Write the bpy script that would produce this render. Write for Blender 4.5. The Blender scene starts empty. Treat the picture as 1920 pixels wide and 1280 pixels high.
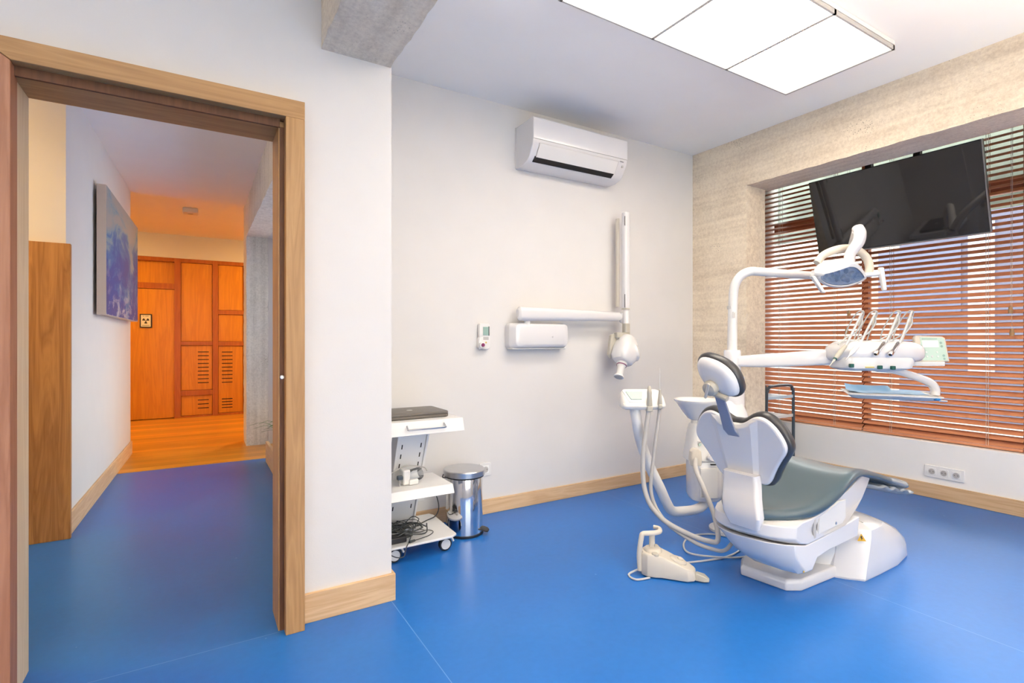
import bpy, bmesh, math, random
from mathutils import Vector, Matrix
random.seed(7)
S = bpy.context.scene
COL = S.collection
PI = math.pi

# ------------------------------------------------------------------ camera
YAW = math.radians(31.0932)
cd = bpy.data.cameras.new('camera'); cam = bpy.data.objects.new('camera', cd); COL.objects.link(cam)
cam.location = (0, 0, 1.15); cam.rotation_euler = (PI/2, 0, -YAW)
cd.sensor_width = 36; cd.lens = 975/1920*36; cd.shift_y = -3/1920; cd.clip_start = .05
S.camera = cam
# ------------------------------------------------------------------ look
S.view_settings.view_transform = 'Standard'; S.view_settings.look = 'None'
S.view_settings.gamma = 1; S.view_settings.use_curve_mapping = False
S.view_settings.exposure = 1.22
# ------------------------------------------------------------------ sky
w = bpy.data.worlds.new('sky'); S.world = w; w.use_nodes = True
wn = w.node_tree; bg = wn.nodes['Background']
tc = wn.nodes.new('ShaderNodeTexCoord'); sx = wn.nodes.new('ShaderNodeSeparateXYZ')
cr = wn.nodes.new('ShaderNodeValToRGB')
wn.links.new(tc.outputs['Generated'], sx.inputs[0]); wn.links.new(sx.outputs['Z'], cr.inputs['Fac'])
cr.color_ramp.elements[0].color = (1, .95, .88, 1); cr.color_ramp.elements[1].color = (.90, .94, 1, 1)
wn.links.new(cr.outputs[0], bg.inputs['Color']); bg.inputs['Strength'].default_value = 3.0
sd = bpy.data.lights.new('sun', 'SUN'); sd.energy = 8; sd.angle = .01; sd.color = (1, .95, .86)
so = bpy.data.objects.new('sun', sd); COL.objects.link(so); so.location = (0, 20, 20)
so.rotation_euler = Vector((0, -.62, -.78)).to_track_quat('-Z', 'Y').to_euler()

# ------------------------------------------------------------------ materials
def newmat(name):
    m = bpy.data.materials.new(name); m.use_nodes = True
    nt = m.node_tree; b = nt.nodes['Principled BSDF']
    return m, nt, b
def N(nt, t, **kw):
    n = nt.nodes.new(t)
    for k, v in kw.items():
        if k in n.inputs: n.inputs[k].default_value = v
        else: setattr(n, k, v)
    return n
def ramp(nt, stops):
    r = nt.nodes.new('ShaderNodeValToRGB'); e = r.color_ramp.elements
    while len(e) < len(stops): e.new(.5)
    for i, (p, c) in enumerate(stops):
        e[i].position = p; e[i].color = (*c, 1)
    return r
def plain(name, c, rough=.5, metal=0, bump=0, bscale=200, coat=0, spec=.5, vary=.04):
    m, nt, b = newmat(name)
    tc = N(nt, 'ShaderNodeTexCoord'); no = N(nt, 'ShaderNodeTexNoise', Scale=bscale if bump else 6., Detail=3.)
    nt.links.new(tc.outputs['Object'], no.inputs['Vector'])
    n2 = N(nt, 'ShaderNodeTexNoise', Scale=5., Detail=2.); nt.links.new(tc.outputs['Object'], n2.inputs['Vector'])
    r = ramp(nt, [(.3, tuple(x*(1-vary) for x in c)), (.7, tuple(min(1, x*(1+vary*.5)) for x in c))])
    nt.links.new(n2.outputs['Fac'], r.inputs[0]); nt.links.new(r.outputs[0], b.inputs['Base Color'])
    b.inputs['Roughness'].default_value = rough; b.inputs['Metallic'].default_value = metal
    b.inputs['Coat Weight'].default_value = coat; b.inputs['Specular IOR Level'].default_value = spec
    if bump:
        bp = N(nt, 'ShaderNodeBump', Strength=bump, Distance=.002)
        nt.links.new(no.outputs['Fac'], bp.inputs['Height']); nt.links.new(bp.outputs[0], b.inputs['Normal'])
    return m
def wood(name, c1, c2, axis=2, scale=1., rough=.45, planks=0, pcolor=.25, paxis=0, coat=0.):
    """grain runs along `axis`"""
    m, nt, b = newmat(name)
    tc = N(nt, 'ShaderNodeTexCoord'); mp = N(nt, 'ShaderNodeMapping')
    s = [14*scale]*3; s[axis] = .9*scale; mp.inputs['Scale'].default_value = s
    nt.links.new(tc.outputs['Object'], mp.inputs['Vector'])
    vec = mp.outputs[0]
    n1 = N(nt, 'ShaderNodeTexNoise', Scale=1.3, Detail=4., Roughness=.55, Distortion=.9); nt.links.new(vec, n1.inputs['Vector'])
    mm = N(nt, 'ShaderNodeMath', operation='MULTIPLY'); mm.inputs[1].default_value = 9.; nt.links.new(n1.outputs['Fac'], mm.inputs[0])
    fr = N(nt, 'ShaderNodeMath', operation='PINGPONG'); fr.inputs[1].default_value = 1.; nt.links.new(mm.outputs[0], fr.inputs[0])
    mp2 = N(nt, 'ShaderNodeMapping'); s2 = [90*scale]*3; s2[axis] = 2.5*scale; mp2.inputs['Scale'].default_value = s2
    nt.links.new(tc.outputs['Object'], mp2.inputs['Vector'])
    n2 = N(nt, 'ShaderNodeTexNoise', Scale=1.5, Detail=3.); nt.links.new(mp2.outputs[0], n2.inputs['Vector'])
    mx = N(nt, 'ShaderNodeMix', data_type='FLOAT'); mx.inputs[0].default_value = .5
    nt.links.new(fr.outputs[0], mx.inputs[2]); nt.links.new(n2.outputs['Fac'], mx.inputs[3])
    r = ramp(nt, [(.1, c1), (.9, c2)]); nt.links.new(mx.outputs[0], r.inputs[0])
    out = r.outputs[0]
    if planks:
        sp = N(nt, 'ShaderNodeSeparateXYZ'); nt.links.new(tc.outputs['Object'], sp.inputs[0])
        dv = N(nt, 'ShaderNodeMath', operation='DIVIDE'); dv.inputs[1].default_value = planks
        nt.links.new(sp.outputs[paxis], dv.inputs[0])
        fl = N(nt, 'ShaderNodeMath', operation='FLOOR'); nt.links.new(dv.outputs[0], fl.inputs[0])
        wnz = N(nt, 'ShaderNodeTexWhiteNoise', noise_dimensions='1D'); nt.links.new(fl.outputs[0], wnz.inputs['W'])
        mr = N(nt, 'ShaderNodeMapRange'); mr.inputs[3].default_value = 1-pcolor; mr.inputs[4].default_value = 1+pcolor
        nt.links.new(wnz.outputs['Value'], mr.inputs[0])
        f2 = N(nt, 'ShaderNodeMath', operation='FRACT'); nt.links.new(dv.outputs[0], f2.inputs[0])
        gt = N(nt, 'ShaderNodeMath', operation='GREATER_THAN'); gt.inputs[1].default_value = .025; nt.links.new(f2.outputs[0], gt.inputs[0])
        m3 = N(nt, 'ShaderNodeMapRange'); m3.inputs[3].default_value = .45; nt.links.new(gt.outputs[0], m3.inputs[0])
        m4 = N(nt, 'ShaderNodeMath', operation='MULTIPLY'); nt.links.new(mr.outputs[0], m4.inputs[0]); nt.links.new(m3.outputs[0], m4.inputs[1])
        vm = N(nt, 'ShaderNodeVectorMath', operation='SCALE'); nt.links.new(out, vm.inputs[0]); nt.links.new(m4.outputs[0], vm.inputs['Scale'])
        out = vm.outputs[0]
    nt.links.new(out, b.inputs['Base Color'])
    b.inputs['Roughness'].default_value = rough; b.inputs['Coat Weight'].default_value = coat
    bp = N(nt, 'ShaderNodeBump', Strength=.12, Distance=.002); nt.links.new(n2.outputs['Fac'], bp.inputs['Height']); nt.links.new(bp.outputs[0], b.inputs['Normal'])
    return m
def concrete(name, c1, c2, along=1):
    m, nt, b = newmat(name)
    tc = N(nt, 'ShaderNodeTexCoord')
    n1 = N(nt, 'ShaderNodeTexNoise', Scale=2.2, Detail=6., Roughness=.65); nt.links.new(tc.outputs['Object'], n1.inputs['Vector'])
    n2 = N(nt, 'ShaderNodeTexNoise', Scale=60., Detail=4., Roughness=.7); nt.links.new(tc.outputs['Object'], n2.inputs['Vector'])
    mp = N(nt, 'ShaderNodeMapping'); sc = [22, 22, 22]; sc[along] = .8; mp.inputs['Scale'].default_value = sc
    nt.links.new(tc.outputs['Object'], mp.inputs[0])
    n3 = N(nt, 'ShaderNodeTexNoise', Scale=1.1, Detail=5.); nt.links.new(mp.outputs[0], n3.inputs['Vector'])
    m1 = N(nt, 'ShaderNodeMix', data_type='FLOAT'); m1.inputs[0].default_value = .5
    nt.links.new(n1.outputs['Fac'], m1.inputs[2]); nt.links.new(n3.outputs['Fac'], m1.inputs[3])
    m2 = N(nt, 'ShaderNodeMix', data_type='FLOAT'); m2.inputs[0].default_value = .38
    nt.links.new(m1.outputs[0], m2.inputs[2]); nt.links.new(n2.outputs['Fac'], m2.inputs[3])
    r = ramp(nt, [(.36, c1), (.58, c2)]); nt.links.new(m2.outputs[0], r.inputs[0])
    # air holes, gathered in streaks
    vo = N(nt, 'ShaderNodeTexVoronoi', Scale=85.); nt.links.new(tc.outputs['Object'], vo.inputs['Vector'])
    n4 = N(nt, 'ShaderNodeTexNoise', Scale=5., Detail=2.); nt.links.new(tc.outputs['Object'], n4.inputs['Vector'])
    th = N(nt, 'ShaderNodeMapRange'); th.inputs[1].default_value = .5; th.inputs[2].default_value = .75; th.inputs[3].default_value = .0; th.inputs[4].default_value = .26
    nt.links.new(n4.outputs['Fac'], th.inputs[0])
    lt = N(nt, 'ShaderNodeMath', operation='LESS_THAN'); nt.links.new(vo.outputs['Distance'], lt.inputs[0]); nt.links.new(th.outputs[0], lt.inputs[1])
    mc = N(nt, 'ShaderNodeMix', data_type='RGBA'); nt.links.new(lt.outputs[0], mc.inputs[0]); nt.links.new(r.outputs[0], mc.inputs[6])
    mc.inputs[7].default_value = (*[x*.4 for x in c1], 1)
    nt.links.new(mc.outputs[2], b.inputs['Base Color']); b.inputs['Roughness'].default_value = .9
    sb = N(nt, 'ShaderNodeMath', operation='SUBTRACT'); nt.links.new(m2.outputs[0], sb.inputs[0])
    lm = N(nt, 'ShaderNodeMath', operation='MULTIPLY'); lm.inputs[1].default_value = .3; nt.links.new(lt.outputs[0], lm.inputs[0]); nt.links.new(lm.outputs[0], sb.inputs[1])
    bp = N(nt, 'ShaderNodeBump', Strength=.5, Distance=.01); nt.links.new(sb.outputs[0], bp.inputs['Height']); nt.links.new(bp.outputs[0], b.inputs['Normal'])
    return m
def emit(name, c, s):
    m = bpy.data.materials.new(name); m.use_nodes = True; nt = m.node_tree; nt.nodes.clear()
    e = N(nt, 'ShaderNodeEmission', Strength=s); e.inputs[0].default_value = (*c, 1)
    o = N(nt, 'ShaderNodeOutputMaterial'); nt.links.new(e.outputs[0], o.inputs[0]); return m
def glassy(name, tint=(1, 1, 1), ior=1.45, alpha=0., rough=.02):
    """clear sheet: transmits straight through, with fresnel gloss"""
    m = bpy.data.materials.new(name); m.use_nodes = True; nt = m.node_tree; nt.nodes.clear()
    t = N(nt, 'ShaderNodeBsdfTransparent'); t.inputs[0].default_value = (*tint, 1)
    g = N(nt, 'ShaderNodeBsdfGlossy', Roughness=rough); f = N(nt, 'ShaderNodeFresnel', IOR=ior)
    d = N(nt, 'ShaderNodeBsdfDiffuse'); d.inputs[0].default_value = (*tint, 1)
    m0 = N(nt, 'ShaderNodeMixShader'); m0.inputs[0].default_value = alpha
    nt.links.new(t.outputs[0], m0.inputs[1]); nt.links.new(d.outputs[0], m0.inputs[2])
    mx = N(nt, 'ShaderNodeMixShader'); nt.links.new(f.outputs[0], mx.inputs[0]); nt.links.new(m0.outputs[0], mx.inputs[1]); nt.links.new(g.outputs[0], mx.inputs[2])
    o = N(nt, 'ShaderNodeOutputMaterial'); nt.links.new(mx.outputs[0], o.inputs[0]); return m
def lino(name):
    m, nt, b = newmat(name)
    tc = N(nt, 'ShaderNodeTexCoord')
    n1 = N(nt, 'ShaderNodeTexNoise', Scale=1.6, Detail=5., Roughness=.6); nt.links.new(tc.outputs['Object'], n1.inputs['Vector'])
    n2 = N(nt, 'ShaderNodeTexNoise', Scale=35., Detail=3.); nt.links.new(tc.outputs['Object'], n2.inputs['Vector'])
    mx = N(nt, 'ShaderNodeMix', data_type='FLOAT'); mx.inputs[0].default_value = .3
    nt.links.new(n1.outputs['Fac'], mx.inputs[2]); nt.links.new(n2.outputs['Fac'], mx.inputs[3])
    r = ramp(nt, [(.3, (.010, .140, .50)), (.7, (.018, .175, .60))]); nt.links.new(mx.outputs[0], r.inputs[0])
    sp = N(nt, 'ShaderNodeSeparateXYZ'); nt.links.new(tc.outputs['Object'], sp.inputs[0])
    def line(ax, pos, width, other, lo, hi):
        a = N(nt, 'ShaderNodeMath', operation='SUBTRACT'); a.inputs[1].default_value = pos; nt.links.new(sp.outputs[ax], a.inputs[0])
        c = N(nt, 'ShaderNodeMath', operation='ABSOLUTE'); nt.links.new(a.outputs[0], c.inputs[0])
        l = N(nt, 'ShaderNodeMath', operation='LESS_THAN'); l.inputs[1].default_value = width; nt.links.new(c.outputs[0], l.inputs[0])
        g = N(nt, 'ShaderNodeMath', operation='GREATER_THAN'); g.inputs[1].default_value = lo; nt.links.new(sp.outputs[other], g.inputs[0])
        h = N(nt, 'ShaderNodeMath', operation='LESS_THAN'); h.inputs[1].default_value = hi; nt.links.new(sp.outputs[other], h.inputs[0])
        p = N(nt, 'ShaderNodeMath', operation='MULTIPLY'); nt.links.new(l.outputs[0], p.inputs[0]); nt.links.new(g.outputs[0], p.inputs[1])
        q = N(nt, 'ShaderNodeMath', operation='MULTIPLY'); nt.links.new(p.outputs[0], q.inputs[0]); nt.links.new(h.outputs[0], q.inputs[1])
        return q.outputs[0]
    ls = [line(0, .728, .0016, 1, -4, 2.3), line(0, 2.606, .0012, 1, -4, 3.1), line(1, 2.228, .0014, 0, -.6, .3), line(0, -1.15, .0014, 1, -4, 5)]
    s = ls[0]
    for x in ls[1:]:
        a = N(nt, 'ShaderNodeMath', operation='MAXIMUM'); nt.links.new(s, a.inputs[0]); nt.links.new(x, a.inputs[1]); s = a.outputs[0]
    # fine scuffs
    vo = N(nt, 'ShaderNodeTexVoronoi', Scale=5.); nt.links.new(tc.outputs['Object'], vo.inputs['Vector'])
    lt = N(nt, 'ShaderNodeMath', operation='LESS_THAN'); lt.inputs[1].default_value = .022; nt.links.new(vo.outputs['Distance'], lt.inputs[0])
    a = N(nt, 'ShaderNodeMath', operation='MAXIMUM'); nt.links.new(s, a.inputs[0]); nt.links.new(lt.outputs[0], a.inputs[1])
    h = N(nt, 'ShaderNodeMath', operation='MULTIPLY'); h.inputs[1].default_value = .4; nt.links.new(a.outputs[0], h.inputs[0])
    mc = N(nt, 'ShaderNodeMix', data_type='RGBA'); nt.links.new(h.outputs[0], mc.inputs[0]); nt.links.new(r.outputs[0], mc.inputs[6])
    mc.inputs[7].default_value = (.3, .5, .85, 1); nt.links.new(mc.outputs[2], b.inputs['Base Color'])
    rr = N(nt, 'ShaderNodeMapRange'); rr.inputs[3].default_value = .27; rr.inputs[4].default_value = .38; nt.links.new(n1.outputs['Fac'], rr.inputs[0])
    nt.links.new(rr.outputs[0], b.inputs['Roughness']); b.inputs['Specular IOR Level'].default_value = .45
    bp = N(nt, 'ShaderNodeBump', Strength=.08, Distance=.002); nt.links.new(n2.outputs['Fac'], bp.inputs['Height']); nt.links.new(bp.outputs[0], b.inputs['Normal'])
    return m
def painting_mat(name):
    m, nt, b = newmat(name)
    tc = N(nt, 'ShaderNodeTexCoord'); sp = N(nt, 'ShaderNodeSeparateXYZ'); nt.links.new(tc.outputs['Object'], sp.inputs[0])
    mp = N(nt, 'ShaderNodeMapping'); mp.inputs['Scale'].default_value = (1, 1.4, 2.2); mp.inputs['Rotation'].default_value = (.5, 0, 0)
    nt.links.new(tc.outputs['Object'], mp.inputs[0])
    n1 = N(nt, 'ShaderNodeTexNoise', Scale=1.5, Detail=6., Roughness=.62, Distortion=.7); nt.links.new(mp.outputs[0], n1.inputs['Vector'])
    z = N(nt, 'ShaderNodeMapRange'); z.inputs[1].default_value = 0; z.inputs[2].default_value = .95; z.inputs[3].default_value = -.22; z.inputs[4].default_value = .22
    nt.links.new(sp.outputs['Z'], z.inputs[0])
    ad = N(nt, 'ShaderNodeMath', operation='ADD'); nt.links.new(n1.outputs['Fac'], ad.inputs[0]); nt.links.new(z.outputs[0], ad.inputs[1])
    r = ramp(nt, [(.25, (.05, .06, .22)), (.42, (.03, .07, .3)), (.5, (.06, .16, .36)), (.56, (.2, .3, .36)), (.66, (.34, .32, .3))])
    nt.links.new(ad.outputs[0], r.inputs[0])
    n2 = N(nt, 'ShaderNodeTexNoise', Scale=3., Detail=7., Roughness=.65, Distortion=1.2); nt.links.new(mp.outputs[0], n2.inputs['Vector'])
    g = ramp(nt, [(.52, (0, 0, 0)), (.66, (1, 1, 1))]); nt.links.new(n2.outputs['Fac'], g.inputs[0])
    lo = N(nt, 'ShaderNodeMapRange'); lo.inputs[1].default_value = .05; lo.inputs[2].default_value = .4; lo.inputs[3].default_value = .8; lo.inputs[4].default_value = 0
    nt.links.new(sp.outputs['Z'], lo.inputs[0])
    mu = N(nt, 'ShaderNodeMath', operation='MULTIPLY'); nt.links.new(g.outputs[0], mu.inputs[0]); nt.links.new(lo.outputs[0], mu.inputs[1])
    mc = N(nt, 'ShaderNodeMix', data_type='RGBA'); nt.links.new(mu.outputs[0], mc.inputs[0]); nt.links.new(r.outputs[0], mc.inputs[6]); mc.inputs[7].default_value = (.6, .58, .55, 1)
    nt.links.new(mc.outputs[2], b.inputs['Base Color']); b.inputs['Roughness'].default_value = .6
    return m

M = dict(
    wall=plain('white_wall_paint', (.72, .70, .685), .7, bump=.12, bscale=140, vary=.015),
    ceil=plain('white_ceiling_paint', (.94, .925, .90), .8, vary=.01),
    floor=lino('blue_linoleum'),
    conc=concrete('board_marked_concrete', (.62, .51, .385), (.88, .77, .61), 1),
    concg=concrete('grey_concrete', (.60, .585, .54), (.88, .865, .81), 2),
    pine_x=wood('pale_pine_along_x', (.60, .37, .19), (.76, .54, .32), 0, rough=.5),
    pine_y=wood('pale_pine_along_y', (.60, .37, .19), (.76, .54, .32), 1, rough=.5),
    frame_z=wood('larch_frame_upright', (.37, .19, .07), (.54, .31, .13), 2, rough=.5),
    frame_x=wood('larch_frame_cross', (.37, .19, .07), (.54, .31, .13), 0, rough=.5),
    jamb=wood('pale_jamb_wood', (.74, .58, .38), (.86, .72, .52), 2, rough=.5),
    redwood=wood('reddish_wood_upright', (.36, .15, .08), (.50, .24, .14), 2, rough=.5),
    panel=wood('figured_pine_board', (.28, .11, .025), (.54, .26, .07), 2, .8, rough=.5),
    orange_z=wood('orange_plywood', (.62, .22, .006), (.78, .32, .012), 2, .7, rough=.35),
    orange_d=wood('dark_orange_rail', (.40, .10, .006), (.52, .15, .01), 2, .8, rough=.35),
    plank=wood('wood_floor_boards', (.56, .21, .015), (.76, .37, .045), 0, .7, rough=.3, planks=.13, pcolor=.2, paxis=1),
    slat=wood('varnished_blind_wood', (.62, .25, .125), (.76, .35, .185), 1, .6, rough=.28),
    slatframe=wood('dark_window_wood', (.34, .12, .06), (.46, .18, .09), 1, .6, rough=.4),
    white=plain('gloss_white_plastic', (.74, .73, .74), .22, coat=.4, vary=.01),
    white2=plain('satin_white_plastic', (.76, .75, .735), .4, vary=.02),
    matte=plain('white_powder_coat', (.76, .755, .755), .45, bump=.05, bscale=300, vary=.01),
    cream=plain('cream_plastic', (.66, .605, .52), .35, vary=.02),
    beige=plain('greige_plastic', (.50, .47, .40), .4, vary=.03),
    hose=plain('grey_rubber_hose', (.50, .48, .46), .45, vary=.03),
    leather=plain('slate_leather', (.068, .11, .14), .29, bump=.2, bscale=420, coat=.15, vary=.05),
    leather_d=plain('dark_leather_piping', (.05, .05, .055), .3, bump=.1, bscale=420, vary=.05),
    chrome=plain('polished_steel', (.78, .78, .79), .06, metal=1, vary=.01),
    brushed=plain('brushed_steel', (.62, .62, .63), .3, metal=1, bump=.05, bscale=300, vary=.03),
    dark=plain('black_plastic', (.02, .02, .022), .4, vary=.1),
    slot=plain('black_recess', (.012, .01, .01), .8, vary=.1),
    laptop=plain('grey_brown_laptop_shell', (.13, .115, .10), .42, vary=.06),
    cable=plain('dark_grey_cable', (.05, .055, .055), .45, vary=.1),
    cable_l=plain('light_grey_cable', (.55, .56, .56), .45, vary=.05),
    screen=plain('glossy_black_screen', (.012, .012, .014), .03, vary=.02, coat=.3),
    bezel=plain('silver_edge', (.35, .35, .36), .3, metal=.7, vary=.03),
    lcd=plain('green_grey_display', (.33, .48, .42), .25, vary=.06),
    lcdpanel=plain('mint_keypad', (.50, .66, .58), .4, vary=.04),
    lcdwhite=plain('pale_display', (.80, .84, .80), .3, vary=.02),
    green=plain('green_knob_cap', (.01, .10, .08), .35, vary=.1),
    yellow=plain('yellow_sticker', (.75, .42, .02), .5, vary=.05),
    blue=plain('blue_tray_paper', (.28, .52, .80), .45, vary=.1),
    bluedot=plain('blue_cap', (.02, .22, .55), .3, vary=.1),
    film=glassy('clear_plastic_film', (.86, .93, 1.), 1.5, .42, .08),
    clear=glassy('clear_plastic_cup', (.95, .97, 1.), 1.45, .12),
    glass=glassy('window_glass', (.97, .99, .98), 1.45),
    navy=plain('dark_blue_grey_tube', (.055, .075, .10), .3, vary=.1),
    tray=plain('pale_blue_tray', (.55, .70, .82), .3, vary=.03),
    purple=plain('purple_button', (.22, .02, .11), .4, vary=.05),
    yellowbtn=plain('yellow_button', (.65, .5, .12), .4, vary=.05),
    plate=plain('bright_white_plate', (.88, .88, .87), .35, vary=.01),
    groove=wood('shade_brown_groove_wood', (.10, .035, .012), (.17, .065, .025), 2, rough=.6),  # brown darkened to stand for the shade inside the door groove
    lintel=plain('pale_green_grey_render', (.24, .275, .225), .8, bump=.2, bscale=60, vary=.25),
    canvas=plain('canvas_edge', (.62, .50, .42), .8, vary=.02),
    paper=plain('white_sign_paper', (.85, .78, .66), .6, vary=.02),
    ink=plain('dark_ink', (.04, .035, .03), .6, vary=.05),
    leaf=plain('green_leaf', (.10, .24, .07), .5, vary=.3),
    pot=plain('grey_pot', (.35, .33, .3), .6, vary=.1),
    reflector=plain('blue_mirror_facets', (.72, .73, .74), .10, metal=1, vary=.45),
    tassel=plain('tan_wood_tassel', (.45, .26, .12), .45, vary=.1),
    cord=plain('tan_cord', (.62, .50, .40), .7, vary=.05),
    facade=plain('lavender_render', (.115, .12, .175), .8, vary=.1),
    facade3=plain('light_render', (.42, .40, .38), .8, vary=.1),
    terrace=plain('grey_terrace', (.22, .21, .20), .9, vary=.1),
    facade2=plain('pale_facade_panel', (.34, .38, .46), .8, vary=.05),
    darkwin=plain('far_window_dark', (.10, .12, .20), .3, vary=.1),
    ground=plain('pale_bounce_paving', (.72, .70, .67), .9, vary=.05),
    barmetal=plain('satin_grey_bar', (.36, .36, .41), .35, metal=.35, vary=.02),
    led=emit('panel_light_diffuser', (1, .89, .75), 5.0),
    warmled=emit('warm_lamp_diffuser', (1, .62, .22), 75.0),
)
M['paint'] = painting_mat('abstract_blue_painting')

# ------------------------------------------------------------------ geometry helpers (world coordinates)
def V(*a): return Vector(a)
def finish(bm, ang=38):
    bmesh.ops.recalc_face_normals(bm, faces=bm.faces)
    for f in bm.faces: f.smooth = True
    for e in bm.edges:
        if len(e.link_faces) == 2:
            if e.calc_face_angle(0) > math.radians(ang): e.smooth = False
def obj(name, bm, m, parent=None, loc=None, bevel=0, seg=2, sub=0, T=None, ang=38):
    """link a world-space bmesh as one mesh object whose origin is its thing's origin"""
    if T is not None: bm.transform(T)
    if parent is not None: o0 = parent['_o']
    elif loc is not None: o0 = loc
    else: o0 = (0, 0, 0)
    bm.transform(Matrix.Translation(-Vector(o0)))
    finish(bm, ang)
    me = bpy.data.meshes.new(name); bm.to_mesh(me); bm.free()
    me.materials.append(M[m] if isinstance(m, str) else m)
    o = bpy.data.objects.new(name, me); COL.objects.link(o)
    if parent is not None: o.parent = parent
    else: o.location = o0
    o['_o'] = tuple(o0)
    if bevel:
        b = o.modifiers.new('bevel', 'BEVEL'); b.width = bevel; b.segments = seg; b.limit_method = 'ANGLE'; b.angle_limit = math.radians(32)
        b.harden_normals = False
    if sub:
        s = o.modifiers.new('sub', 'SUBSURF'); s.levels = sub; s.render_levels = sub
    return o
def thing(name, label, cat, loc, group=None):
    o = bpy.data.objects.new(name, None); COL.objects.link(o); o.location = loc; o['_o'] = tuple(loc)
    o.empty_display_size = .05
    o['label'] = label; o['category'] = cat
    if group: o['group'] = group
    return o
def tag(o, label, cat, group=None):
    o['label'] = label; o['category'] = cat
    if group: o['group'] = group
    return o
def struct(o, label=None, cat=None):
    o['kind'] = 'structure'
    if label: o['label'] = label
    if cat: o['category'] = cat
    return o
def box(bm, x0, x1, y0, y1, z0, z1, T=None):
    vs = [bm.verts.new((x, y, z)) for z in (z0, z1) for y in (y0, y1) for x in (x0, x1)]
    if T is not None:
        for v in vs: v.co = T @ v.co
    for f in ((0, 2, 3, 1), (4, 5, 7, 6), (0, 1, 5, 4), (2, 6, 7, 3), (0, 4, 6, 2), (1, 3, 7, 5)):
        bm.faces.new([vs[i] for i in f])
    return bm
def BX(*a, T=None): return box(bmesh.new(), *a, T=T)
def ring_faces(bm, A, B, closed=True):
    n = len(A)
    for i in range(n if closed else n-1):
        bm.faces.new((A[i], A[(i+1) % n], B[(i+1) % n], B[i]))
def loft(bm, rings, cap=True):
    R = [[bm.verts.new(p) for p in r] for r in rings]
    for a, b in zip(R, R[1:]): ring_faces(bm, a, b)
    if cap: bm.faces.new(list(reversed(R[0]))); bm.faces.new(R[-1])
    return bm
def prism(bm, pts, o, a, b, c):
    """polygon pts (u,v) in frame o,a,b extruded by vector c"""
    o, a, b, c = map(Vector, (o, a, b, c))
    P = [o+a*u+b*v for u, v in pts]
    return loft(bm, [P, [p+c for p in P]])
def frame(d):
    d = d.normalized(); u = d.cross(V(0, 0, 1))
    if u.length < .01: u = d.cross(V(0, 1, 0))
    u.normalize(); return u, u.cross(d).normalized()
def cyl(bm, p0, p1, r0, r1=None, n=20):
    p0, p1 = Vector(p0), Vector(p1); r1 = r0 if r1 is None else r1
    u, v = frame(p1-p0)
    R = lambda p, r: [p+(u*math.cos(t)+v*math.sin(t))*r for t in [2*PI*i/n for i in range(n)]]
    return loft(bm, [R(p0, r0), R(p1, r1)])
def lathe(bm, c, prof, axis=(0, 0, 1), n=32, sx=1., sy=1.):
    """prof: list of (r, h) along axis from c; ends capped"""
    c = Vector(c); ax = Vector(axis).normalized(); u, v = frame(ax)
    rings = [[c+ax*h+(u*math.cos(t)*sx+v*math.sin(t)*sy)*max(r, .0004) for t in [2*PI*i/n for i in range(n)]] for r, h in prof]
    return loft(bm, rings)
def smooth_path(pts, k=8):
    P = [Vector(p) for p in pts]; P = [P[0]*2-P[1]]+P+[P[-1]*2-P[-2]]; out = []
    for i in range(1, len(P)-2):
        for j in range(k):
            t = j/k; a, b, c, d = P[i-1], P[i], P[i+1], P[i+2]
            out.append(.5*((2*b)+(c-a)*t+(2*a-5*b+4*c-d)*t*t+(3*b-a-3*c+d)*t**3))
    out.append(P[-2]); return out
def tube(bm, pts, r, n=10, smooth=8, flat=1., cap=True):
    P = smooth_path(pts, smooth) if smooth else [Vector(p) for p in pts]
    rs = r if isinstance(r, (list, tuple)) else None
    u = None; rings = []
    for i, p in enumerate(P):
        d = (P[min(i+1, len(P)-1)]-P[max(i-1, 0)]).normalized()
        if u is None: u, v = frame(d)
        else:
            u = (u-d*u.dot(d)).normalized(); v = u.cross(d)
        if rs: f = i/(len(P)-1)*(len(rs)-1); k = min(int(f), len(rs)-2); rr = rs[k]+(rs[k+1]-rs[k])*(f-k)
        else: rr = r
        rings.append([p+(u*math.cos(t)+v*math.sin(t)*flat)*rr for t in [2*PI*j/n for j in range(n)]])
    return loft(bm, rings, cap)
def sell(bm, c, a, b, cc, e=2.5, nu=28, nv=14, ax=None):
    """superellipsoid, semi axes a,b,cc along frame ax"""
    ax = ax or (V(1, 0, 0), V(0, 1, 0), V(0, 0, 1)); c = Vector(c)
    f = lambda x: math.copysign(abs(x)**(2/e), x)
    rings = []
    for j in range(1, nv):
        ph = -PI/2+PI*j/nv; cz, sz = f(math.cos(ph)), f(math.sin(ph))
        rings.append([c+ax[0]*a*cz*f(math.cos(t))+ax[1]*b*cz*f(math.sin(t))+ax[2]*cc*sz for t in [2*PI*i/nu for i in range(nu)]])
    return loft(bm, rings)
def rrect(w, h, r, k=4):
    out = []
    for cx, cy, a0 in ((w/2-r, h/2-r, 0), (-w/2+r, h/2-r, PI/2), (-w/2+r, -h/2+r, PI), (w/2-r, -h/2+r, 1.5*PI)):
        for i in range(k+1):
            t = a0+PI/2*i/k; out.append((cx+r*math.cos(t), cy+r*math.sin(t)))
    return out
def solid(name, m, *a, bevel=0, parent=None, **k): return obj(name, BX(*a), m, parent, bevel=bevel, **k)
def dup(o, parent=None):
    c = o.copy(); COL.objects.link(c); c.parent = parent
    for ch in o.children: dup(ch, c)
    return c
FWD = V(math.sin(YAW), math.cos(YAW), 0); RGT = V(math.cos(YAW), -math.sin(YAW), 0); UP = V(0, 0, 1)
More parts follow.
